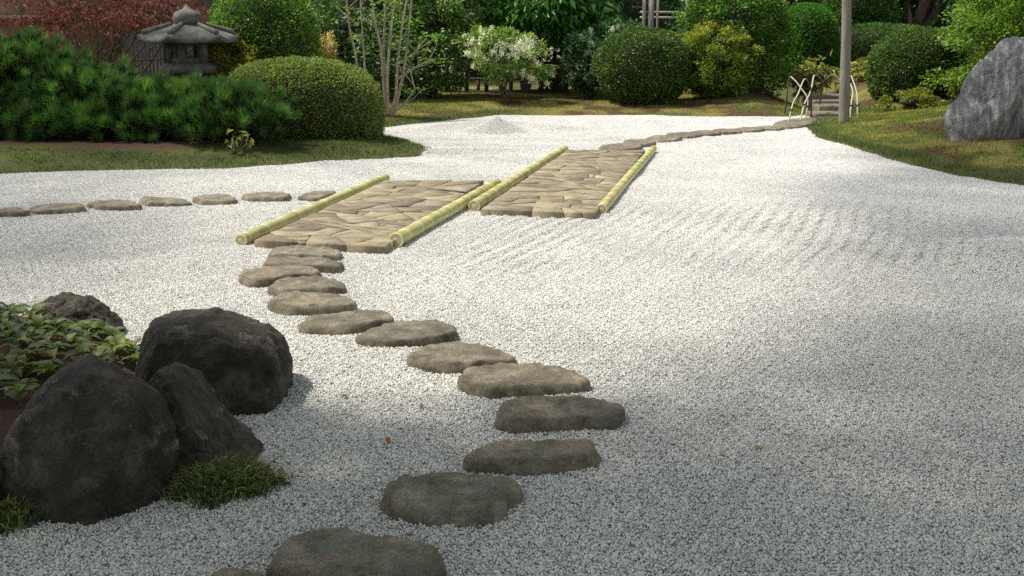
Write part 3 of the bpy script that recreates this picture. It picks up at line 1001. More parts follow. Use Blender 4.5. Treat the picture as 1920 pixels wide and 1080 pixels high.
GB = 'dark boulders around the near planting bed'
A1 = at_z(170, 978)
boulder('boulder', [(8, 900), (12, 840), (40, 770), (80, 710), (130, 676), (180, 668), (230, 680), (280, 720), (310, 765), (335, 830), (352, 900), (340, 985), (250, 1040), (100, 1040), (25, 985)],
        A1[1] + .26, .30, M['boulder'], 'largest rounded black boulder with pale scuffs in front', 'boulder', 3, .024, 4, .010, 6, GB, cutk=(.8, .94))
A2 = at_z(430, 905)
boulder('boulder', [(250, 760), (285, 700), (315, 688), (340, 695), (366, 735), (400, 780), (440, 826), (482, 856), (508, 876), (500, 915), (400, 960), (290, 950), (255, 900)],
        A2[1] + .20, .24, M['boulder'], 'low sloping dark boulder behind the grass clump', 'boulder', 9, .03, 5, .016, 7, GB, cutk=(.68, .92))
A3 = at_z(470, 790)
boulder('boulder', [(258, 640), (275, 605), (310, 592), (370, 589), (440, 610), (495, 628), (525, 650), (540, 690), (542, 760), (530, 785), (480, 800), (420, 800), (300, 800), (262, 720)],
        A3[1] + .28, .33, M['boulder'], 'blocky dark boulder with flat top beside the gravel', 'boulder', 14, .028, 4, .016, 7, GB, p=.58, q=.7, cutk=(.68, .92))
A4 = at_z(140, 650)
boulder('boulder', [(42, 590), (50, 568), (90, 555), (130, 551), (165, 562), (200, 590), (232, 622), (235, 660), (130, 680), (50, 660)],
        A4[1] + .20, .24, M['boulder'], 'small black boulder at the back of the leafy bed', 'boulder', 22, .04, 6, .016, 8, GB, cutk=(.66, .92))
A5 = at_z(-40, 1000)
boulder('boulder', [(-160, 900), (-100, 830), (-30, 850), (2, 890), (8, 940), (6, 990), (0, 1030), (-80, 1060), (-160, 1020)],
        A5[1] + .12, .2, M['boulder'], 'boulder cut by the left edge of the photo', 'boulder', 31, .03, 5, .01, 5, GB)
R1 = at_t(1850, 268)
boulder('standing_rock', [(1778, 235), (1783, 205), (1795, 180), (1806, 150), (1825, 135), (1838, 112), (1866, 95), (1880, 80), (1905, 73), (1960, 78), (2020, 95), (2060, 150), (2075, 240), (2060, 300), (1900, 320), (1830, 300), (1788, 275)],
        R1[1] + .45, .5, M['bigrock'], 'tall grey veined standing rock on the right bank', 'rock', 41, .06, 2.6, .014, 12, p=.7, shrink=1.0, stria=((.8, .3, .55), 5.0, .055))

# near planting bed
BED = [at_z(*q)[:2] for q in ((-900, 700), (-300, 610), (40, 600), (160, 615), (260, 660), (300, 720), (330, 800), (320, 880), (170, 930), (20, 960), (-300, 1010), (-900, 1100))]
X, Y, F = grid(-5.5, -.8, 2.2, 5.8, .05)
sd = poly_sd(X, Y, BED)
Z = np.where(sd > 0, .03 + .13 * smooth(sd / .5), -.08 * smooth(-sd / .1)) + .025 * fbm(np.stack([X, Y, 0 * X], 1) * 6, 4, 12)
def bed_h(x, y):
    s = poly_sd(np.atleast_1d(x), np.atleast_1d(y), BED)
    return (.03 + .13 * smooth(s / .5))[0]
c = np.repeat(lin(74, 56, 42)[None], len(X), 0) * (1 + .4 * fbm(np.stack([X, Y, 0 * X], 1) * 9, 3, 3))[:, None]
V, F, c = keep(np.stack([X, Y, Z], 1), F, sd > -.08, c)
tag(link('planting_bed', mesh_np('planting_bed', V, F, M['lawn'], c, True)), kind='structure')

# leafy ground cover: sprigs with single leaves
def big_leaf(col, seed):
    rg = np.random.default_rng(seed)
    n, L, W = 7, .085, .046
    t = np.linspace(0, 1, n)
    w = W / 2 * np.sin(PI * t ** .8) ** .8 * (1 - .15 * t)
    z = .012 * np.sin(PI * t) - .018 * t ** 2
    V = []
    for i in range(n):
        V += [[-w[i], L * t[i], z[i] + .35 * w[i]], [0, L * t[i], z[i]], [w[i], L * t[i], z[i] + .35 * w[i]]]
    F = []
    for i in range(n - 1):
        for k in (0, 1): F.append([i * 3 + k, i * 3 + k + 1, i * 3 + k + 4, i * 3 + k + 3])
    V = np.array(V)
    cc = np.repeat(lin(*col)[None], len(V), 0); cc[1::3] *= 1.25
    return mesh_np('leaf', V, np.array(F), M['leaf'], cc, True)
leaf_meshes = [big_leaf(c_, i) for i, c_ in enumerate([(78, 94, 42), (94, 108, 46), (66, 82, 38), (116, 122, 54), (86, 94, 48), (122, 98, 52)])]
stem_me = tubes('stem', [(np.array([[0, 0, -.02], [.004, .002, .05], [0, .004, .10]]), [.003, .0028, .002])], M['bark'], 6)
rg = random.Random(5)
spr = []
tries = 0
while len(spr) < 58 and tries < 4000:
    tries += 1
    px, py = rg.uniform(-60, 300), rg.uniform(600, 800)
    if px > 110 and py > 700: continue
    if px > 60 and py > 735: continue
    if px > 225 and py > 668: continue
    if py < 640 and px < 0: pass
    q = at_z(px, py, .12)
    if poly_sd(np.array([q[0]]), np.array([q[1]]), BED)[0] < .03: continue
    if any(math.hypot(q[0] - s[0], q[1] - s[1]) < .085 for s in spr): continue
    spr.append(q)
for q in spr:
    z = bed_h(q[0], q[1])
    hs = rg.uniform(.45, 1.0)
    root = empty('ground_cover_sprig', (q[0], q[1], z), 'leafy green ground cover sprig in the soil bed behind the largest boulder', 'plant', 'ground cover sprigs in the near bed')
    s = link('stem', stem_me, root); s.scale = (1, 1, hs)
    k = rg.randint(6, 9)
    for j in range(k):
        o = link('leaf', leaf_meshes[min(5, int(abs(rg.gauss(0, 2.2))))], root)
        lev = rg.uniform(.45, 1.0)
        o.location = (0, 0, .1 * hs * lev)
        o.rotation_euler = (math.radians(rg.uniform(-12, 48) * (lev)), rg.uniform(-.25, .25), j * 2.4 + rg.uniform(-.3, .3))
        sc = rg.uniform(.85, 1.35) * (1.1 - .3 * lev)
        o.scale = (sc, sc, sc)

# grass clumps beside the boulders
def grass_clump(px_c, rx, ry, n, label, hh=.07):
    c = at_z(*px_c)
    a = RNG.uniform(0, 2 * PI, n); r_ = np.sqrt(RNG.random(n)) * (1 + .3 * np.sin(3 * a + 1) * .4 + .22 * np.sin(7 * a) * .6 + RNG.uniform(-.12, .12, n))
    x, y = c[0] + rx * r_ * np.cos(a), c[1] + ry * r_ * np.sin(a)
    z = .055 * np.clip(1 - r_ ** 2, 0, 1)
    col = palette(n, [(4, (74, 92, 56)), (3, (98, 112, 68)), (2.6, (150, 142, 96)), (1.2, (54, 70, 42))], .25)
    V, F, cc = blades(np.stack([x, y, z - .01], 1), RNG.uniform(.6, 1.2, n) * hh, RNG.uniform(.0035, .0065, n), 1.3, col, 2)
    base = np.array([c[0], c[1], 0])
    tag(link('grass_clump', mesh_np('grass_clump', V - base, F, M['grass'], cc), loc=base), label, 'grass clump', 'grass clumps beside the boulders')
grass_clump((418, 915), .185, .13, 3400, 'low tuft of green and straw coloured grass at the foot of the sloping boulder')
grass_clump((30, 980), .075, .07, 700, 'small grass tuft at the lower left of the largest boulder', .06)

# ------------------------------------------------------------------ plants
def ell(cx, cy, rx, ry, n=28): return [(cx + rx * math.cos(t * 2 * PI / n), cy - ry * math.sin(t * 2 * PI / n)) for t in range(n)]

def rand_dirs(n):
    return norm(RNG.normal(0, 1, (n, 3)))

def tree_limbs(base, tips, r0, mat, name='trunk', parent=None, wob=.06, ns=7):
    lst = []
    for t in tips:
        t = np.asarray(t, float)
        mid1 = base * .65 + t * .35 + RNG.normal(0, wob, 3); mid2 = base * .3 + t * .7 + RNG.normal(0, wob, 3)
        p = spline([base, mid1, mid2, t], 9)
        lst.append((p - base, np.linspace(r0, r0 * .3, len(p))))
    return link(name, tubes(name, lst, mat, ns), parent)

def shrub(name, label, cat, outline, base_px, D, n, L, asp, pal, clumps=0, clump_r=.16, shell=.10, rough=.05, rfreq=4.0, mat='leaf', rnd=.6, up=.25,
          core=.80, group=None, extra=None, Yc=None, p=.8, q=.9, stems=4, stem_r=.02, stem_mat='bark', stem_name='stem', crown='foliage', droop=.15, tint=None, blossom=None, floor_z=None):
    """shrub or small tree whose face-on outline follows the photo; many small leaves through its outer shell"""
    if Yc is None:
        b0 = at_t(*base_px); Yc = b0[1] + D * .75
    B = Blob(outline, Yc, D, p, q)
    gx = at_Y(base_px[0], base_px[1], Yc)[0]
    base = on_t(gx, Yc)
    root = empty(name, base, label, cat, group)
    d, S, nrm = B.sample(n)
    if clumps:
        cd = rand_dirs(clumps)
        cs = B.pos(cd) * RNG.uniform(.55, 1.0, (clumps, 1)) ** .5
        w = RNG.uniform(.5, 1.3, clumps); w /= w.sum()
        k = RNG.choice(clumps, n, p=w)
        off = rand_dirs(n) * (RNG.random((n, 1)) ** .45) * clump_r * np.array([1, 1, .72])
        S = cs[k] + off
        nrm = norm(off + .5 * norm(cs[k]) * clump_r)
    else:
        m_ = 1 + rough * fbm(d * rfreq, 3, 13) * 2 - shell * RNG.random(n) ** 1.6 + (RNG.random(n) < .03) * RNG.random(n) * .05
        S = S * m_[:, None]
    W = S + B.c
    gz = terrain(W[:, 0], W[:, 1])
    ok = W[:, 2] > gz + .02
    W, nrm = W[ok], nrm[ok]
    cols = palette(len(W), pal)
    if tint is not None:
        cols = tint(W, nrm, cols)
    V, F, cc = leaves(W, nrm, L, asp, cols, rnd, up, droop)
    link(crown, mesh_np(crown, V - base, F, M[mat], cc), root)
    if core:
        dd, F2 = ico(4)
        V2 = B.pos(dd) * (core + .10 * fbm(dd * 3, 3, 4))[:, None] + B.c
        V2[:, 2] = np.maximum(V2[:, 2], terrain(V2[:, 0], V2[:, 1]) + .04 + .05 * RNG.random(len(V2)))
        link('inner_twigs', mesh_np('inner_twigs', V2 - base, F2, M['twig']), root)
    if stems:
        tips = [B.c + np.array([RNG.uniform(-.5, .5) * np.mean(B.R), RNG.uniform(-.4, .4) * B.D, RNG.uniform(.0, .5) * np.mean(B.R)]) for _ in range(stems)]
        tree_limbs(base - np.array([0, 0, .03]), tips, stem_r, M[stem_mat], stem_name, root)
    if blossom:
        nb, Lb, palb, nclus = blossom
        cd = B.sample(nclus)[0]; cd[:, 1] = np.where(RNG.random(nclus) < .7, -np.abs(cd[:, 1]), cd[:, 1]); cd[:, 2] = np.where(RNG.random(nclus) < .6, np.abs(cd[:, 2]), cd[:, 2])
        cs = B.pos(norm(cd)) * RNG.uniform(.72, 1.06, (nclus, 1))
        k = RNG.integers(0, nclus, nb)
        off = RNG.normal(0, .028, (nb, 3)) * np.array([1, 1, 1.2]); off[:, 2] -= .03
        Wb = cs[k] + off + B.c
        okb = Wb[:, 2] > terrain(Wb[:, 0], Wb[:, 1]) + .12
        Wb = Wb[okb]
        V, F, cc = leaves(Wb, np.tile([[0, 0, -1.0]], (len(Wb), 1)), Lb, .6, palette(len(Wb), palb, .1), .7, -.2)
        link('blossom', mesh_np('blossom', V - base, F, M['petal'], cc), root)
    return root, B, base

def patchy(c2, f=2.2, seed=5, thr=.05, wid=.2):
    c2 = lin(*c2)
    def fn(W, nrm, cols):
        k = smooth((fbm(W * f, 3, seed) - thr) / wid)[:, None]
        return cols * (1 - k) + c2 * RNG.uniform(.75, 1.25, (len(W), 1)) * k
    return fn

def new_growth(c2, lo=.2, hi=.9):
    c2 = lin(*c2)
    def fn(W, nrm, cols):
        k = (smooth((nrm[:, 2] - lo) / (hi - lo)) * (RNG.random(len(W)) < .75))[:, None]
        return cols * (1 - k) + c2 * RNG.uniform(.75, 1.25, (len(W), 1)) * k
    return fn

# spreading pine: pads of needle tufts
def spreading_pine():
    pads = [  # px centre, rx, ry, Y, depth
        (-90, 160, 190, 85, 13.9, .9), (40, 185, 150, 98, 13.75, .8), (150, 210, 130, 80, 13.6, .75), (265, 228, 130, 64, 13.55, .75), (360, 230, 120, 64, 13.5, .75),
        (440, 230, 100, 62, 13.0, .6), (495, 242, 56, 40, 12.9, .45), (90, 238, 120, 45, 13.2, .5), (320, 250, 140, 38, 13.05, .5), (200, 247, 120, 38, 13.1, .5), (430, 255, 80, 28, 13.0, .45), (-120, 240, 120, 45, 13.2, .5)]
    base = on_t(at_Y(300, 230, 13.7)[0], 13.7)
    root = empty('pine_shrub', base, 'low spreading dark green pine with brush like needle tufts', 'pine')
    Ps, Ds, Br = [], [], []
    for cx, cy, rx, ry, Y, D in pads:
        Y = Y - .22
        B = Blob(ell(cx, cy, rx, ry), Y, D, .8, .9)
        n = int(1.35 * rx * ry / 40)
        d = rand_dirs(n); d[:, 2] = np.where(RNG.random(n) < .5, np.abs(d[:, 2]), d[:, 2]); d[:, 1] = np.where(RNG.random(n) < .4, -np.abs(d[:, 1]), d[:, 1])
        S = B.pos(d) * (1 + .45 * fbm(d * 5 + cx, 3, 7) - .22 * RNG.random(n) ** 2)[:, None] + B.c
        Ps.append(S); Ds.append(norm(d * np.array([.75, .6, .6]) + np.array([0, -.05, .75])))
        Br.append(B.c)
    P, A = np.concatenate(Ps), np.concatenate(Ds)
    ok = P[:, 2] > terrain(P[:, 0], P[:, 1]) + .03
    P, A = P[ok], A[ok]
    k = 80
    n = len(P) * k
    Pk, Ak = np.repeat(P, k, 0), np.repeat(A, k, 0)
    t = RNG.random((n, 1))
    L = np.repeat(RNG.uniform(.12, .21, len(P)), k) * RNG.uniform(.75, 1.1, n)
    dirs = norm(Ak + RNG.normal(0, .36, (n, 3)))
    foot = Pk + Ak * t * .05
    side = norm(np.cross(dirs, RNG.normal(0, 1, (n, 3)))) * .0042
    V = np.stack([foot - side, foot + side, foot + dirs * L[:, None]], 1).reshape(-1, 3)
    tc = palette(len(P), [(4, (56, 84, 42)), (3, (74, 106, 50)), (2, (44, 66, 36)), (.25, (98, 112, 58))], .2)
    cols = np.repeat(np.repeat(tc * RNG.uniform(.6, 1.6, (len(P), 1)), k, 0) * RNG.uniform(.8, 1.25, (n, 1)), 3, 0)
    link('needles', mesh_np('needles', V - base, np.arange(3 * n).reshape(-1, 3), M['needle'], cols), root)
    tree_limbs(base - np.array([0, 0, .05]), Br, .045, M['bark'], 'branches', root, .12)
    Bc = np.array(Br)
    lst = []
    for p_ in P:
        o_ = Bc[np.argmin(((Bc - p_) ** 2).sum(1))]
        lst.append((np.array([o_ * .5 + p_ * .5 + RNG.normal(0, .05, 3), o_ * .2 + p_ * .8 - np.array([0, 0, .03]), p_]) - base, np.array([.010, .008, .005])))
    link('twigs', tubes('twigs', lst, M['twig'], 4), root)
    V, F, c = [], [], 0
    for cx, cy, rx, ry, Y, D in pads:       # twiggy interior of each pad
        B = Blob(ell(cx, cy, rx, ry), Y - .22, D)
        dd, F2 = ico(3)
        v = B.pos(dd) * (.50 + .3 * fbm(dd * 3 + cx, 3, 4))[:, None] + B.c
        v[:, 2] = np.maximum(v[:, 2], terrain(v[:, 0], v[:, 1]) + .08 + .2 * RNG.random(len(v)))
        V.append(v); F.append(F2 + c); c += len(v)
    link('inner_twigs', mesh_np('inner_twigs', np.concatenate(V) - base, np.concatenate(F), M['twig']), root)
spreading_pine()

# clipped azalea mound beside the pine
shrub('clipped_shrub', 'broad clipped azalea mound at the tip of the left bank', 'shrub',
      [(432, 175), (436, 150), (450, 128), (500, 113), (560, 109), (630, 116), (680, 136), (706, 165), (716, 210), (714, 250), (700, 285), (640, 300), (540, 300), (460, 290), (440, 230)], (575, 284), .85, 62000, .036, .55,
      [(5, (92, 110, 52)), (3, (114, 130, 62)), (1.6, (140, 146, 80)), (1.6, (66, 86, 42)), (.4, (138, 104, 70))], shell=.08, rough=.03, rfreq=5, core=.88, up=.1, rnd=.9, p=.66, q=.7, stems=5, Yc=13.95)

# big rounded bright green shrub behind the lantern
shrub('evergreen_shrub', 'tall rounded bright green shrub right of the stone lantern', 'shrub',
      [(395, 60), (405, 20), (430, -20), (480, -45), (540, -30), (575, 10), (592, 50), (600, 100), (590, 150), (560, 200), (440, 200), (400, 140)], (500, 190), .9, 26000, .055, .5,
      [(5, (92, 124, 42)), (3, (112, 142, 54)), (1.5, (64, 94, 34)), (1, (48, 76, 30))], shell=.22, rough=.05, mat='leaf_glossy', Yc=16.2, core=.84, tint=patchy((70, 108, 32)))
shrub('photinia_shrub', 'airy green shrub with orange young leaves at the right of the lantern', 'shrub', [(392, 170), (395, 110), (410, 75), (440, 70), (470, 95), (480, 140), (470, 185)], (430, 180), .35, 2600, .06, .45,
      [(4, (88, 116, 44)), (2, (150, 116, 48)), (1, (130, 84, 44))], clumps=30, clump_r=.13, Yc=15.2, core=0, stems=5, stem_r=.012)
shrub('pieris_shrub', 'small pale flowered shrub between the bright shrub and dark hedge', 'shrub', [(575, 140), (578, 70), (592, 42), (612, 48), (622, 80), (625, 130)], (600, 150), .3, 1500, .06, .4,
      [(4, (88, 112, 56)), (3, (180, 160, 110)), (2, (196, 150, 84))], clumps=18, clump_r=.12, Yc=17.6, core=0, stems=3, stem_r=.012, blossom=(900, .035, [(3, (226, 214, 180)), (1, (214, 170, 110))], 16))

# dark evergreen hedge at the back, three plants one can tell apart
hedge_pal = [(5, (78, 108, 62)), (3, (102, 132, 80)), (1.8, (132, 156, 108)), (.8, (166, 182, 146))]
shrub('evergreen_hedge', 'dark glossy evergreen behind the thin stemmed tree', 'hedge', [(560, 210), (562, 60), (580, -60), (640, -110), (740, -100), (790, -40), (800, 60), (790, 180), (700, 215)], (680, 190), 1.1, 32000, .085, .45,
      hedge_pal, clumps=240, clump_r=.28, mat='leaf_glossy', Yc=20.6, core=.45, tint=patchy((56, 84, 46)))
shrub('evergreen_hedge', 'lighter mottled evergreen left of the white flowered shrub', 'hedge', [(735, 175), (745, 60), (770, -60), (830, -100), (885, -60), (892, 60), (880, 150), (830, 172), (770, 180)], (815, 178), .9, 26000, .085, .45,
      [(5, (86, 118, 62)), (3, (110, 140, 78)), (1.6, (150, 168, 114)), (.35, (186, 142, 72))], clumps=170, clump_r=.26, mat='leaf_glossy', Yc=21.0, core=.3)
shrub('broadleaf_tree', 'dark tree with large drooping green leaves above the flowering shrubs', 'tree', [(850, 30), (870, -60), (940, -130), (1060, -130), (1140, -60), (1165, 10), (1120, 62), (1040, 72), (960, 55), (890, 62)], (985, 178), 1.5, 9000, .20, .42,
      [(4, (52, 92, 36)), (3, (72, 120, 44)), (1.5, (100, 150, 56))], clumps=90, clump_r=.5, mat='leaf_glossy', Yc=22.3, core=.45, stems=6, stem_r=.10, stem_name='trunk', crown='crown', up=-.4, droop=.3)
shrub('broadleaf_tree', 'dark evergreen tree filling the gap behind the right pieris', 'tree', [(1030, 190), (1040, 20), (1090, -100), (1200, -140), (1300, -60), (1330, 60), (1300, 180)], (1180, 185), 1.2, 12000, .12, .45,
      [(5, (48, 74, 44)), (3, (66, 98, 56)), (1, (104, 130, 88))], clumps=90, clump_r=.4, mat='leaf_glossy', Yc=24.6, core=.4, stems=3, stem_r=.08, stem_name='trunk', crown='crown')

# white flowered pieris in the middle
white = [(5, (236, 236, 214)), (2, (214, 220, 184)), (1, (196, 204, 150))]
shrub('pieris_shrub', 'pieris covered in white blossom before the bamboo fence', 'shrub', [(865, 75), (880, 58), (910, 50), (960, 60), (1000, 70), (1022, 95), (1034, 120), (1030, 155), (1000, 150), (970, 130), (935, 150), (910, 140), (890, 120), (868, 100)], (948, 178), .6, 5600, .085, .36,
      [(5, (92, 124, 56)), (3, (124, 150, 74)), (1, (60, 88, 40)), (.5, (176, 140, 60))], clumps=64, clump_r=.17, Yc=19.6, core=0, stems=9, stem_r=.022, blossom=(5200, .04, white, 150))
shrub('pieris_shrub', 'shaded pieris with dull white blossom left of the round shrub', 'shrub', [(1060, 150), (1062, 90), (1090, 55), (1140, 40), (1195, 50), (1215, 80), (1190, 120), (1150, 165), (1090, 172)], (1110, 176), .6, 6500, .085, .38,
      [(5, (44, 76, 46)), (3, (64, 98, 58)), (1, (96, 124, 84))], clumps=60, clump_r=.18, Yc=20.6, core=.5, stems=6, stem_r=.02, mat='leaf_glossy', blossom=(2600, .042, [(3, (206, 210, 190)), (2, (180, 186, 160))], 48))

# clipped round shrub and the yellow one
shrub('clipped_shrub', 'round clipped dark shrub left of the yellow green shrub', 'shrub', [(1113, 135), (1118, 100), (1140, 70), (1180, 54), (1225, 53), (1265, 66), (1288, 95), (1292, 130), (1284, 165), (1255, 195), (1210, 204), (1165, 196), (1135, 172)], (1203, 199), .8, 34000, .046, .55,
      [(5, (60, 84, 34)), (3, (82, 106, 44)), (1.3, (108, 128, 66)), (2, (42, 62, 28))], shell=.15, rough=.06, rfreq=4, core=.82, rnd=.9, mat='leaf_glossy', p=.76, stems=6)
shrub('yellow_shrub', 'yellow green shrub with golden young shoots and open base', 'shrub', [(1282, 80), (1300, 55), (1345, 43), (1390, 58), (1415, 85), (1424, 110), (1412, 150), (1400, 175), (1360, 172), (1310, 178), (1288, 150), (1296, 115)], (1343, 192), .6, 12500, .07, .34,
      [(5, (96, 118, 44)), (2, (126, 140, 54)), (1.5, (66, 90, 36))], clumps=110, clump_r=.14, tint=new_growth((176, 172, 80), .2, .9), stems=8, stem_r=.02, core=.4)
shrub('evergreen_shrub', 'large mid green shrub behind the yellow green shrub', 'shrub', [(1270, 80), (1290, 0), (1330, -60), (1400, -70), (1450, -20), (1478, 60), (1486, 120), (1476, 170), (1400, 180), (1300, 170)], (1430, 182), .95, 22000, .075, .5,
      [(5, (64, 96, 34)), (3, (88, 124, 42)), (1.3, (118, 146, 56)), (1.5, (44, 72, 28))], clumps=210, clump_r=.22, Yc=20.3, core=.4, stems=6, stem_r=.03)
shrub('clipped_hedge', 'domed clipped bright green hedge behind the bamboo hoops', 'hedge', [(1470, 150), (1472, 60), (1478, 20), (1500, 8), (1530, 8), (1556, 30), (1564, 70), (1566, 140)], (1520, 140), .8, 18000, .06, .5,
      [(5, (56, 98, 30)), (3, (76, 124, 36)), (1.5, (38, 70, 24))], shell=.08, rough=.02, core=.9, Yc=23.2, p=.6, stems=3)
shrub('clipped_hedge', 'low flat topped hedge behind the wooden post', 'hedge', [(1560, 160), (1562, 70), (1580, 50), (1640, 45), (1720, 50), (1745, 65), (1750, 150)], (1650, 150), .7, 16000, .06, .5,
      [(5, (58, 88, 34)), (3, (78, 112, 42)), (1.5, (42, 66, 26))], shell=.1, rough=.02, core=.9, Yc=23.6, p=.55, stems=3)
shrub('evergreen_tree', 'round crowned tree rising behind the low hedge', 'tree', [(1545, 60), (1560, -30), (1620, -60), (1665, -10), (1678, 40), (1660, 64)], (1620, 130), 1.0, 12000, .08, .5,
      [(5, (52, 84, 30)), (3, (70, 108, 38))], shell=.2, rough=.06, core=.82, Yc=26, stems=4, stem_r=.06, stem_name='trunk', crown='crown')
shrub('clipped_shrub', 'rounded dark clipped shrub on the right bank beside the rock', 'shrub', [(1632, 165), (1636, 115), (1655, 75), (1700, 54), (1760, 54), (1800, 72), (1816, 110), (1810, 165), (1770, 200), (1700, 205), (1650, 195)], (1722, 190), .8, 34000, .05, .55,
      [(5, (60, 84, 36)), (3, (80, 104, 46)), (1, (104, 122, 62)), (2, (42, 60, 28))], shell=.14, rough=.05, rfreq=4, core=.83, rnd=.9, p=.74, stems=5)
shrub('low_shrub', 'low yellow tinged shrub skirting the right clipped shrub', 'shrub', [(1640, 200), (1655, 182), (1700, 176), (1760, 168), (1800, 172), (1808, 195), (1740, 208), (1680, 210)], (1720, 206), .35, 5200, .055, .5,
      [(4, (82, 100, 40)), (3, (120, 128, 48)), (1, (140, 110, 56))], clumps=70, clump_r=.10, core=.5, stems=4, stem_r=.01)
shrub('evergreen_shrub', 'light green loose shrub rising behind the standing rock', 'shrub', [(1745, 160), (1770, 70), (1800, 20), (1850, -30), (1940, -50), (2020, 0), (2050, 120), (1900, 170)], (1860, 160), .9, 26000, .07, .5,
      [(5, (84, 112, 40)), (3, (110, 138, 48)), (1.3, (136, 156, 62)), (1.5, (54, 80, 30))], clumps=150, clump_r=.24, core=0, Yc=17.8, stems=5, stem_r=.03)

# far trees that close the view
def far_tree(x, y, h, rx, pal, label, n=9000, L=.22, group='tall trees closing the background'):
    b0 = on_t(x, y)
    root = empty('tall_tree', b0, label, 'tree', group)
    k = 70
    c = np.array([x, y, b0[2] + h * .52])
    cc_ = rand_dirs(k) * RNG.uniform(.35, 1, (k, 1)) ** .5 * np.array([rx, rx * .8, h * .5])
    i = RNG.integers(0, k, n)
    off = rand_dirs(n) * RNG.random((n, 1)) ** .45 * np.array([1, 1, .65]) * rx * .34
    W = c + cc_[i] + off
    W[:, 2] = np.maximum(W[:, 2], b0[2] + .1 + .4 * RNG.random(n))
    V, F, cc = leaves(W, norm(off), L, .5, palette(n, pal), .6, .1)
    link('crown', mesh_np('crown', V - b0, F, M['leaf'], cc), root)
    tips = [c + cc_[j] * .8 for j in range(9)]
    tree_limbs(b0 - np.array([0, 0, .1]), tips, .14, M['bark'], 'trunk', root, .25)
fp = [[(5, (60, 90, 44)), (3, (76, 110, 50)), (1, (100, 134, 62))], [(5, (70, 102, 44)), (3, (88, 124, 52)), (1, (118, 150, 68))], [(5, (52, 80, 42)), (3, (66, 98, 50))]]
far_list = [(-13.5, 30, 7.5, 3.0, 2, 'tall dark tree at the far left behind the garden house'), (-8.3, 29.5, 8, 2.8, 0, 'tall dark tree behind the lantern and house'), (-4.3, 28, 7.5, 2.6, 1, 'tall tree behind the bright green shrub'),
            (-1.0, 29.5, 8, 2.7, 2, 'tall dark tree behind the left hedge'), (2.2, 30.5, 8, 2.6, 2, 'tall dark tree behind the broadleaf tree'), (5.2, 30, 7.5, 2.6, 0, 'tall tree behind the trellis'),
            (8.2, 31, 8, 2.7, 1, 'tall tree behind the domed hedge'), (11.2, 29, 8, 2.8, 2, 'tall dark tree behind the right clipped shrub'), (14.4, 29, 7.5, 2.8, 1, 'tall green tree at the far right')]
for x, y, h, rx, pi_, lab in far_list: far_tree(x, y, h, rx, fp[pi_], lab)
# solid mass of wood far behind them
n = 26000
W = np.stack([RNG.uniform(-40, 40, n), RNG.uniform(36, 40, n), RNG.uniform(-.2, 10, n)], 1)
V, F, cc = leaves(W, RNG.normal(0, 1, (n, 3)), .75, .6, palette(n, fp[2]), .5, .1)
tag(link('woodland', mesh_np('woodland', V, F, M['leaf'], cc)), 'dark mass of woodland behind the garden', 'woodland', kind='stuff')

# red maple on the left
def red_maple():
    base = on_t(-7.6, 18.0)
    root = empty('maple_tree', base, 'dark red laceleaf maple with arching branches before the house', 'maple')
    tips, lv = [], []
    for k in range(130):
        px, py = RNG.uniform(-160, 415), RNG.uniform(-70, 92)
        if px > 255 and py > 60: py = RNG.uniform(-70, 55)
        if 100 < px < 330 and py > 48: py -= 50
        Y = RNG.uniform(16.6, 18.8)
        tips.append(at_Y(px, py, Y))
    tips = np.array(tips)
    n = 9000
    i = RNG.integers(0, len(tips), n)
    off = RNG.normal(0, 1, (n, 3)) * np.array([.36, .28, .035])
    off[:, 2] -= .25 * (off[:, 0] ** 2 + off[:, 1] ** 2)
    P = tips[i] + off
    a = norm(np.stack([np.sign(off[:, 0]) * .7 + RNG.normal(0, .4, n), RNG.normal(-.2, .5, n), -.55 + RNG.normal(0, .25, n)], 1))
    cols = palette(n, [(5, (118, 72, 70)), (3, (144, 96, 90)), (2, (92, 60, 60)), (2.2, (122, 98, 78)), (1.1, (98, 90, 64))], .22)
    Vs, Fs, Cs, c = [], [], [], 0
    for s in range(4):                         # fingers of each leaf
        d = norm(a + RNG.normal(0, .38, (n, 3)))
        V, F, cc = leaves(P, d, .08, .13, cols, .05, 0)
        Vs.append(V); Fs.append(F + c); Cs.append(cc); c += len(V)
    link('crown', mesh_np('crown', np.concatenate(Vs) - base, np.concatenate(Fs), M['red_leaf'], np.concatenate(Cs)), root)
    tree_limbs(base - np.array([0, 0, .05]), tips[:26], .022, M['bark'], 'trunk', root, .22)
    tree_limbs(base - np.array([0, 0, .05]), [at_Y(215, 118, 16.6), at_Y(160, 96, 16.7)], .02, M['bark'], 'low_branch', root, .1)
red_maple()

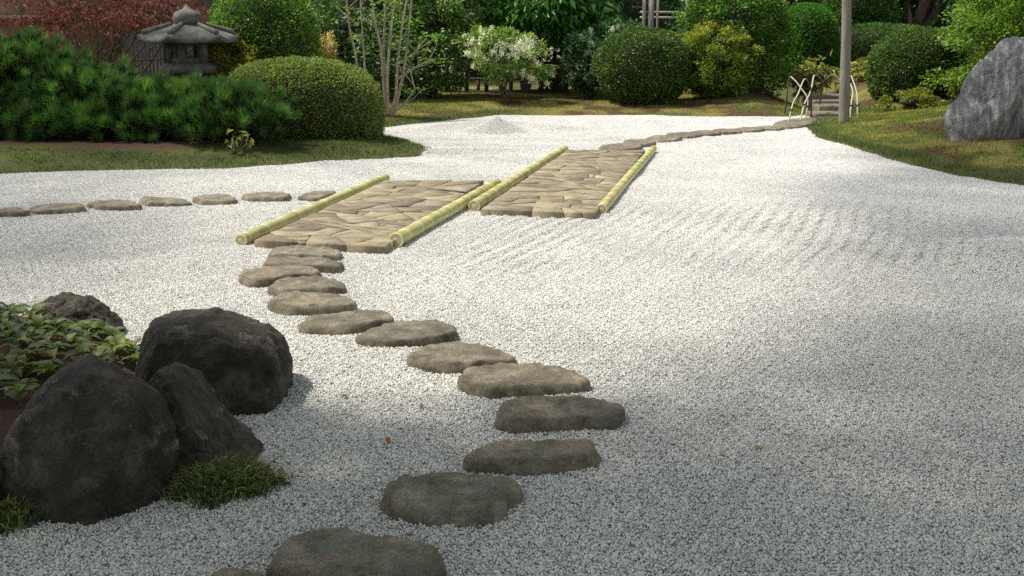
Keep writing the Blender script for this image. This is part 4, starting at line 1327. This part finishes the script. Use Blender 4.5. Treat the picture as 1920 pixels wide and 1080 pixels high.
# multi stemmed pale tree
def thin_tree():
    Y = at_t(728, 216)[1]
    base = on_t(at_Y(728, 214, Y)[0], Y)
    root = empty('thin_stemmed_tree', base, 'pale multi stemmed young tree with fresh green sprays', 'tree')
    st = [[(722, 214), (719, 150), (714, 90), (703, 40), (698, 0), (694, -60)], [(724, 214), (722, 150), (719, 90), (722, 30), (724, -60)], [(727, 214), (726, 140), (732, 70), (738, 20), (748, -50)],
          [(731, 216), (742, 180), (745, 120), (750, 80), (757, 30), (770, -40)], [(733, 217), (744, 190), (758, 130), (765, 70), (775, -30)], [(730, 217), (756, 196), (775, 172), (780, 166)],
          [(672, 160), (668, 110), (655, 50), (650, 0), (645, -60)], [(686, 165), (682, 100), (678, 40), (672, -50)], [(742, 150), (765, 135), (790, 120), (815, 112)], [(745, 120), (775, 100), (800, 70)], [(714, 90), (706, 60), (690, 35)]]
    lst, ends = [], []
    for j, s in enumerate(st):
        P = spline([at_Y(x, y, Y + .25 * math.sin(j * 2.1) * i / len(s)) for i, (x, y) in enumerate(s)], 14)
        if j in (6, 7): P[0] = on_t(P[0][0], P[0][1])
        lst.append((P - base, np.linspace(.034 if j < 5 else .022, .009, len(P))))
        ends += list(P[4::2])
        for q in range(4):
            a = P[RNG.integers(4, len(P))]
            e = a + np.array([RNG.uniform(-.4, .4), RNG.uniform(-.3, .3), RNG.uniform(.1, .5)])
            lst.append((np.array([a, (a + e) / 2 + RNG.normal(0, .03, 3), e]) - base, np.array([.008, .006, .003]))); ends.append(e)
    link('trunk', tubes('trunk', lst, M['pale_bark'], 7), root)
    ends = np.array(ends)
    n = 2600
    i = RNG.integers(0, len(ends), n)
    k = RNG.random(len(ends)) < .45
    i = i[k[i]]
    P = ends[i] + RNG.normal(0, 1, (len(i), 3)) * np.array([.16, .14, .05])
    V, F, cc = leaves(P, RNG.normal(0, 1, (len(i), 3)) * np.array([1, 1, .25]), .075, .5, palette(len(i), [(4, (96, 132, 50)), (2, (80, 112, 44)), (1, (124, 156, 72))]), .2, .1)
    link('foliage', mesh_np('foliage', V - base, F, M['leaf'], cc), root)
thin_tree()

# bamboo grass by the hoops
def sasa(cx, cy, rx, ry, Y, n, label):
    base = on_t(at_Y(cx, cy, Y)[0], Y)
    root = empty('bamboo_grass', base, label, 'bamboo grass', 'bamboo grass clumps behind the hoops')
    c = at_Y(cx, cy, Y); sx = abs(at_Y(cx + rx, cy, Y)[0] - c[0]); sz = abs(at_Y(cx, cy - ry, Y)[2] - c[2])
    P = c + RNG.normal(0, .45, (n, 3)) * np.array([sx, .4, sz])
    P[:, 2] = np.maximum(P[:, 2], terrain(P[:, 0], P[:, 1]) + .05)
    V, F, cc = leaves(P, RNG.normal(0, 1, (n, 3)) * np.array([1, 1, .5]), .19, .16, palette(n, [(3, (136, 132, 84)), (3, (100, 112, 58)), (2, (170, 160, 112)), (1, (74, 90, 44))]), .3, .1, .3)
    link('foliage', mesh_np('foliage', V - base, F, M['leaf'], cc), root)
    tips = P[RNG.integers(0, n, 14)]
    lst = [(np.array([[t[0], t[1], terrain(t[0], t[1])[0] - .02], t * .5 + .5 * np.array([t[0], t[1], terrain(t[0], t[1])[0]]) + RNG.normal(0, .02, 3), t]) - base, np.array([.006, .005, .003])) for t in tips]
    link('stem', tubes('stem', lst, M['pale_bark'], 5), root)
sasa(1515, 142, 45, 24, 21.0, 1100, 'straw coloured bamboo grass left of the wooden post')
sasa(1615, 140, 30, 26, 21.2, 700, 'greener bamboo grass right of the wooden post')

# seedling with yellowish leaves before the pine
def seedling(px, py, Y, label, n=26, spread=.2, hh=.24):
    base = on_t(at_Y(px, py, Y)[0], Y)
    root = empty('seedling', base, label, 'seedling')
    tips = [base + np.array([RNG.uniform(-spread, spread), RNG.uniform(-.1, .1), RNG.uniform(.4, 1) * hh]) for _ in range(8)]
    tree_limbs(base - np.array([0, 0, .03]), tips, .007, M['bark'], 'stem', root, .03, 5)
    cols = palette(n, [(3, (118, 118, 54)), (2, (92, 102, 46)), (1, (140, 128, 66))])
    for j in range(n):
        t = np.array(tips[j % 8]) + RNG.normal(0, .04, 3)
        V, F, cc = leaves(np.zeros((1, 3)), np.array([[RNG.normal(0, .6), RNG.normal(-.3, .4), -.7]]), .105, .42, cols[j:j + 1], .3, -.1)
        link('leaf', mesh_np('leaf', V, F, M['leaf'], cc), root, t - base)
seedling(438, 290, at_t(438, 291)[1], 'small seedling with yellowish hanging leaves before the pine')

# ------------------------------------------------------------------ stone lantern
def hexring(r, z, lift=0.0, rot=0.0, sub=4):
    out = []
    for k in range(6):
        a0, a1 = rot + k * PI / 3, rot + (k + 1) * PI / 3
        A, B = np.array([math.cos(a0), math.sin(a0)]) * r, np.array([math.cos(a1), math.sin(a1)]) * r
        for s in range(sub):
            t = s / sub
            p = A * (1 - t) + B * t
            up = lift * (abs(t - .5) * 2) ** 2.5
            out.append([p[0], p[1], z + up])
    return np.array(out)

def loft(rings):
    n = len(rings[0])
    V = np.concatenate(rings)
    F = np.array([[i * n + k, i * n + (k + 1) % n, (i + 1) * n + (k + 1) % n, (i + 1) * n + k] for i in range(len(rings) - 1) for k in range(n)])
    caps = [np.array([list(range(n))[::-1]]), np.array([[(len(rings) - 1) * n + k for k in range(n)]])]
    return V, [F] + caps

def lantern():
    Y = 14.9
    cx = at_Y(357, 100, Y)[0]
    g = on_t(cx, Y)
    zp = lambda py: at_Y(355, py, Y)[2] - g[2]
    wp = lambda px: px * Y / FPX * 1.0
    root = empty('stone_lantern', g, 'grey granite snow viewing lantern with hexagonal roof behind the pine', 'stone lantern')
    rot = -PI / 2 - .10
    mt = M['lantern']
    rE = wp(92) * .97
    z_e, z_t = zp(76), zp(46)
    # roof: concave slopes with lifted corners
    rings = [hexring(rE * .55, z_e - .035, 0, rot), hexring(rE * .98, z_e - .035, .045, rot), hexring(rE * 1.0, z_e - .02, .06, rot), hexring(rE * 1.0, z_e + .02, .06, rot)]
    for t in (.15, .35, .55, .75, 1.0):
        r_ = rE * (1 - t) + wp(27) * t
        rings.append(hexring(r_, z_e + .02 + (z_t - z_e - .02) * (t ** .82), .05 * (1 - t) ** 2, rot))
    V, F = loft(rings)
    roof = link('roof', mesh_np('roof', V, F, mt), root)
    for k in range(6):
        a = rot + k * PI / 3
        pts = []
        for t in np.linspace(.16, 1.0, 8):
            r_ = (rE * (1 - t) + wp(27) * t) + .005
            z = z_e + .02 + (z_t - z_e - .02) * (t ** .82) + .05 * (1 - t) ** 2 + .012
            pts.append([r_ * math.cos(a), r_ * math.sin(a), z])
        V, F = tube_np(pts, np.linspace(.042, .030, 8), 8)
        link('ridge', mesh_np('ridge', V, F, mt, smooth_f=True), roof)
    # onion finial
    s = wp(1)
    prof = [(17, 47), (20, 46), (23, 44), (25.5, 38), (26, 32), (24.5, 27), (20, 22), (13, 19.5), (8, 17), (5, 13), (2.5, 10), (.6, 7)]
    V, F = lathe_z([(r_ * s, zp(y)) for r_, y in prof], 28)
    link('finial', mesh_np('finial', V, F, mt, smooth_f=True), root)
    # fire box: corner posts, sills and lintels leave open windows
    rB = wp(38); z0, z1 = zp(118), zp(79)
    for k in range(6):
        a = rot + k * PI / 3
        c = np.array([rB * math.cos(a), rB * math.sin(a)])
        v, f = box_np((c[0] * .93, c[1] * .93, (z0 + z1) / 2), (.10, .10, z1 - z0), a)
        link('corner_post', mesh_np('corner_post', v, f, mt), root)
    V, F = loft([hexring(rB, z0, 0, rot), hexring(rB, z0 + (z1 - z0) * .28, 0, rot), hexring(rB * .6, z0 + (z1 - z0) * .28, 0, rot)])
    link('window_sill', mesh_np('window_sill', V, F, mt), root)
    V, F = loft([hexring(rB * .6, z1 - (z1 - z0) * .18, 0, rot), hexring(rB, z1 - (z1 - z0) * .18, 0, rot), hexring(rB * 1.02, z1 + .02, 0, rot)])
    link('lintel', mesh_np('lintel', V, F, mt), root)
    # platform
    V, F = loft([hexring(wp(50), zp(137), 0, rot), hexring(wp(56), zp(135), 0, rot), hexring(wp(56), zp(124), 0, rot), hexring(wp(53), zp(122), 0, rot), hexring(wp(44), zp(117.5), 0, rot)])
    link('platform', mesh_np('platform', V, F, mt), root)
    for k in range(3):
        a = rot + PI / 6 + k * 2 * PI / 3
        d = np.array([math.cos(a), math.sin(a), 0])
        p = spline([d * wp(32) + [0, 0, zp(134)], d * wp(52) + [0, 0, zp(160)], d * wp(58) + [0, 0, zp(190)], d * wp(50) + [0, 0, -.05]], 9)
        V, F = tube_np(p, np.linspace(.11, .09, len(p)), 6)
        link('leg', mesh_np('leg', V, F, mt, smooth_f=True), root)
lantern()

# ------------------------------------------------------------------ wooden post, hoops, steps
M['oldwood'] = bark_mat('weathered_wood', (.13, .115, .095), (.27, .245, .21), (40, 40, 3))
M['darkwood'] = bark_mat('dark_wood', (.028, .021, .016), (.07, .052, .038), (30, 30, 4))
M['redwood'] = bark_mat('red_brown_wood', (.05, .024, .018), (.10, .05, .036), (30, 30, 4))
pb = at_t(1583, 231)
pts = [pb + np.array([0, 0, -.1]), at_Y(1584.5, 150, pb[1]), at_Y(1587, 60, pb[1]), at_Y(1588, -60, pb[1])]
V, F = tube_np(spline(pts, 16), np.linspace(.088, .068, 16), 16)
me = mesh_np('wooden_post', V - pb, F, M['oldwood'], smooth_f=True)
tag(link('wooden_post', me, loc=pb), 'tall weathered grey wooden post on the right bank', 'post')

M['hoop'] = plain('split_bamboo_pale', (.40, .37, .27), .5, var=.25, nscale=20)
M['hoop_dark'] = plain('split_bamboo_outer', (.05, .045, .04), .5, var=.3, nscale=20)
def hoop(px_pts, Ys, label):
    P = np.array([at_Y(x, y, Y) for (x, y), Y in zip(px_pts, np.linspace(Ys[0], Ys[1], len(px_pts)))])
    for e in (0, -1):
        g = on_t(P[e][0], P[e][1])
        P[e][2] = g[2] - .05
    P = spline(P, 24)
    T = norm(np.gradient(P, axis=0))
    c = P[len(P) // 2].copy(); c[2] = P[0][2]
    mid = (P[0] + P[-1]) / 2
    out = P - mid; out -= (out * T).sum(1)[:, None] * T; out = norm(out)
    side = np.cross(T, out)
    def strip(name, off, w, mat, a, b_):
        n = b_ - a
        p, o, s = P[a:b_] + out[a:b_] * off, out[a:b_], side[a:b_]
        V = np.stack([p + s * w - o * .004, p + s * w * .5 + o * .004, p - s * w * .5 + o * .004, p - s * w - o * .004], 1).reshape(-1, 3)
        F = np.array([[i * 4 + k, i * 4 + (k + 1) % 4, (i + 1) * 4 + (k + 1) % 4, (i + 1) * 4 + k] for i in range(n - 1) for k in range(4)])
        return mesh_np(name, V - P[0], F, mat, smooth_f=True)
    root = empty('bamboo_hoop', P[0], label, 'bamboo hoop', 'split bamboo hoops beside the steps')
    link('outer_face', strip('outer_face', .006, .014, M['hoop'], 0, len(P)), root)
    link('inner_face', strip('inner_face', -.006, .012, M['hoop_dark'], 0, len(P)), root)
    tie = P[3]
    v, f = box_np(tie - P[0], (.06, .06, .022))
    link('tie', mesh_np('tie', v, f, M['hoop_dark']), root)
H = (1460, 100, 7.2)
hoop(crop(*H, [(130, 850), (190, 690), (265, 545), (340, 360), (400, 380), (440, 520), (460, 690)]), (16.6, 17.6), 'front left bamboo hoop nearest the gravel')
hoop(crop(*H, [(290, 810), (345, 690), (410, 570), (450, 440), (480, 300), (560, 340), (590, 450), (545, 540)]), (16.9, 18.6), 'middle left bamboo hoop leaning over the first')
hoop(crop(*H, [(365, 750), (395, 640), (300, 470), (200, 350), (140, 360), (100, 520)]), (17.2, 18.2), 'rearmost left bamboo hoop half hidden by the shrub')
hoop(crop(*H, [(545, 530), (590, 430), (660, 330), (740, 290), (810, 350), (850, 430), (880, 620)]), (19.6, 19.2), 'far bamboo hoop arching towards the wooden post')
hoop(crop(*H, [(965, 800), (985, 640), (1000, 520), (960, 400), (900, 330), (870, 520)]), (16.9, 18.2), 'bamboo hoop just right of the wooden post')
hoop(crop(*H, [(1075, 760), (1062, 640), (1050, 520), (1010, 390), (960, 330), (930, 480)]), (17.0, 18.4), 'rightmost bamboo hoop beside the steps')

def step(px0, px1, py_top, py_bot, Y, depth, label, seed):
    a, b_ = at_Y(px0, py_top, Y), at_Y(px1, py_top, Y)
    zb = at_Y(px0, py_bot, Y)[2]
    w, h = b_[0] - a[0], a[2] - zb + .12
    c = np.array([(a[0] + b_[0]) / 2, Y + depth / 2, a[2] - h / 2])
    bm = bmesh.new()
    bmesh.ops.create_cube(bm, size=1)
    bmesh.ops.scale(bm, vec=(w, depth, h), verts=bm.verts)
    bmesh.ops.bevel(bm, geom=bm.edges[:], offset=.03, segments=2, profile=.6, affect='EDGES')
    bmesh.ops.subdivide_edges(bm, edges=[e for e in bm.edges if e.calc_length() > .2], cuts=5, use_grid_fill=True)
    co = np.array([v.co[:] for v in bm.verts])
    d = .05 * fbm(co * 4 + seed, 3, seed)
    for v, k in zip(bm.verts, d): v.co *= 1 + k
    me = from_bm('stone_step', bm, M['step'], True)
    tag(link('stone_step', me, loc=c), label, 'step', 'stone steps between the hoops')
step(1528, 1600, 212, 219, 17.6, .5, 'lowest stone step between the bamboo hoops', 1)
step(1536, 1600, 198, 211, 18.3, .5, 'second stone step from the bottom between the hoops', 2)
step(1526, 1600, 188.5, 197, 19.0, .5, 'third stone step from the bottom between the hoops', 3)
step(1522, 1600, 179, 188, 19.7, .6, 'topmost stone step between the bamboo hoops', 4)

# ------------------------------------------------------------------ bamboo fence, trellis and garden house at the back
M['palebamboo'] = plain('pale_bamboo', (.42, .38, .30), .6, var=.3)
M['whitewash'] = plain('white_board', (.72, .72, .70), .7, var=.08)
M['tanwall'] = plain('tan_plaster', (.15, .118, .075), .9, var=.15, nscale=4)
M['greyboard'] = bark_mat('grey_boards', (.06, .052, .045), (.12, .105, .09), (30, 30, 2))
def post(name, px, py0, py1, Y, w, mat, root, d=.06):
    a, b_ = at_Y(px, py0, Y), at_Y(px, py1, Y)
    v, f = box_np(((a[0] + b_[0]) / 2, Y, (a[2] + b_[2]) / 2), (w, d, abs(b_[2] - a[2])))
    link(name, mesh_np(name, v - np.array(root.location), f, mat), root)
def rail(name, px0, px1, py, Y, h, mat, root, d=.05):
    a, b_ = at_Y(px0, py, Y), at_Y(px1, py, Y)
    v, f = box_np(((a[0] + b_[0]) / 2, Y, a[2]), (b_[0] - a[0], d, h))
    link(name, mesh_np(name, v - np.array(root.location), f, mat), root)
Yf = 22.4
root = empty('garden_fence', on_t(at_Y(945, 175, Yf)[0], Yf), 'dark wooden fence with tan panels behind the white flowered shrub', 'fence')
for px in (838, 875, 912, 958, 1012, 1040, 1062): post('fence_post', px, 182, 95, Yf, .09, M['darkwood'], root)
for py in (118, 148, 172): rail('fence_rail', 830, 1070, py, Yf + .09, .06, M['darkwood'], root)
for px0, px1 in ((1016, 1036), (1044, 1059)): 
    a, b_ = at_Y(px0, 122, Yf + .17), at_Y(px1, 178, Yf + .17)
    v, f = box_np(((a[0] + b_[0]) / 2, Yf + .17, (a[2] + b_[2]) / 2), (b_[0] - a[0], .02, a[2] - b_[2]))
    link('fence_panel', mesh_np('fence_panel', v - np.array(root.location), f, M['tanwall']), root)
for px, w in ((842, .05), (862, .035), (873, .06), (1015, .05)): post('pale_upright', px, 176, 128, Yf + .25, w, M['whitewash'], root)
for px0, px1, py in ((850, 896, 150), (872, 896, 168), (912, 940, 168)): rail('pale_rail', px0, px1, py, Yf + .32, .035, M['whitewash'], root)
post('brown_upright', 897, 175, 148, Yf + .25, .07, M['redwood'], root)

Yt = 22.9
root = empty('wooden_trellis', on_t(at_Y(1245, 100, Yt)[0], Yt), 'wooden trellis of posts and two rails above the shaded pieris', 'trellis')
for px, w in ((1206, .07), (1219, .12), (1231, .05), (1286, .08)): post('trellis_post', px, 185, -40, Yt, w, M['oldwood'], root)
for py in (23, 33): rail('trellis_rail', 1200, 1292, py, Yt + .06, .05, M['palebamboo'], root)

Yh = 21.0
root = empty('garden_house', on_t(at_Y(160, 150, Yh)[0], Yh), 'low brown house wall with dark posts behind the red maple', 'house')
post('wall', 20, 220, -120, Yh + .1, 9.0, M['tanwall'], root, .12)
for px in (-180, -40, 112, 215, 318, 425): post('corner_post', px, 220, -120, Yh, .17, M['redwood'], root, .14)
for py in (36, -20): rail('beam', -250, 430, py, Yh - .005, .16, M['redwood'], root, .1)
for j in range(13): post('wall_board', 225 + j * 7, 215, 62, Yh + .015, .072, M['greyboard'], root, .03)

# ------------------------------------------------------------------ unseen trees, placed and shaped to cast shade on the gravel
def shade_tree(base_xy, clumps, label, pal, trunk_r=.22, L=.13):
    """clumps: (shadow x, shadow y, height, radius x, radius y, leaves); the clump hangs on the sun side of its shadow"""
    b0 = np.array([base_xy[0], base_xy[1], terrain(*base_xy)[0]])
    root = empty('unseen_shade_tree', b0, label, 'tree', 'unseen trees shaped for their shade')
    Ps, tips = [], []
    for sx, sy, h, rx, ry, n in clumps:
        c = np.array([sx, sy, 0]) + np.array(SUN) * (h / SUN[2])
        r_ = np.sqrt(RNG.random(n)); a = RNG.uniform(0, 2 * PI, n)
        Ps.append(c + np.stack([rx * r_ * np.cos(a), ry * r_ * np.sin(a), RNG.normal(0, .5, n)], 1) * (1 if n > 4999 else RNG.uniform(.75, 1.35, (n, 1)))); tips.append(c)
    P = np.concatenate(Ps)
    V, F, cc = leaves(P, RNG.normal(0, 1, P.shape) * np.array([1, 1, .3]), L, .6, palette(len(P), pal), .2, .1)
    link('crown', mesh_np('crown', V - b0, F, M['leaf'], cc), root)
    lst = []
    top = b0 + np.array([0, 0, min(t[2] for t in tips) * .72])
    lst.append((np.array([b0 - [0, 0, .2], (b0 + top) / 2 + [.1, .05, 0], top]) - b0, np.array([trunk_r, trunk_r * .8, trunk_r * .6])))
    for t in tips:
        q = spline([top - [0, 0, .3], top * .55 + t * .45 + [0, 0, .5], t], 8); lst.append((q - b0, np.linspace(trunk_r * .2, .012, len(q))))
    link('trunk', tubes('trunk', lst, M['bark'], 9), root)

sp_ = [(4, (70, 104, 44)), (2, (92, 128, 54))]
shade_tree((-8.5, 3.0), [(-1.7, 2.8, 5.6, 1.6, 1.4, 6500), (.2, 2.1, 5.8, 1.6, 1.25, 8500), (2.3, 1.9, 5.6, 1.6, 1.05, 9500), (-3.6, 3.4, 5.8, 1.7, 1.8, 7000), (.4, 3.7, 6.6, 1.0, .4, 600), (3.5, 2.6, 7.0, 1.3, 1.2, 4200), (2.2, 3.2, 7.2, 1.2, .5, 800)],
           'unseen tree beyond the left edge, crown shaped to shade the nearest stones', sp_)  # tree implied by its shadow; crown thickened to darken the foreground further
shade_tree((-4.0, -4.5), [(-2.6, -2.0, 4.6, 2.6, 2.2, 9000), (1.0, -2.2, 4.8, 2.6, 2.2, 9000), (4.6, -1.6, 4.8, 2.4, 2.2, 8000), (-5.5, .6, 5.0, 2.2, 2.0, 7000), (5.0, 1.1, 5.0, 2.0, 1.4, 8000), (7.4, 3.0, 5.0, 1.6, 1.8, 6000)],
           'added unseen tree behind the viewer, blocking sky light from the foreground', sp_)  # added crown that keeps sky light off the foreground from behind
shade_tree((-11.0, 9.0), [(-5.0, 7.0, 10, 2.2, 2.2, 4600), (-5.9, 10.6, 10, 2.2, 2.0, 2600), (-7.4, 13.4, 10, 2.0, 1.4, 1300)],
           'added unseen tree beyond the left edge, dimming the left row of stones', sp_)  # added tree, its clumps set to darken the left of the view
shade_tree((-10.0, 15.5), [(3.9, 5.6, 15, 1.9, 2.6, 5200), (5.0, 8.8, 15, 2.2, 2.6, 6200), (2.8, 4.1, 14.5, 2.0, 1.2, 3600), (6.6, 11.8, 15, 2.2, 2.4, 5600), (7.8, 14.2, 15, 1.7, 1.7, 2600)],
           'added unseen tree, high thin crown laid out to dim the right side', sp_, .35)  # added tree, sparse clumps spread so the right of the view darkens

# a few fallen leaves on the gravel
for px, py, c_, lab in ((728, 834, (150, 96, 48), 'orange brown fallen leaf on the gravel below the boulders'), (790, 768, (138, 92, 56), 'tan fallen leaf left of the broad angular stepping stone'),
                        (1420, 848, (150, 128, 64), 'yellow brown fallen leaf on the shaded gravel right of the stones'), (647, 748, (120, 76, 54), 'reddish brown fallen leaf right of the blocky boulder'), (1326, 226, (70, 52, 40), 'dark fallen leaf on the far gravel before the yellow green shrub')):
    q = at_z(px, py, .0)
    q[2] = h_gravel(q[:1], q[1:2])[0] + .013
    t = np.linspace(0, 1, 6)
    w = .011 * np.sin(PI * t ** .8)
    V = np.concatenate([np.stack([-w, .036 * (t - .5), .006 * np.cos(3 * t)], 1), np.stack([w, .036 * (t - .5), .006 * np.sin(3 * t + .5)], 1)])
    F = np.array([[i, i + 6, i + 7, i + 1] for i in range(5)])
    o = tag(link('fallen_leaf', mesh_np('fallen_leaf', V, F, M['leaf'], np.repeat(lin(*c_)[None], 12, 0), True), loc=q), lab, 'leaf', 'fallen leaves on the gravel')
    o.rotation_euler = (RNG.uniform(-.3, .3), RNG.uniform(-.3, .3), RNG.uniform(0, 6))
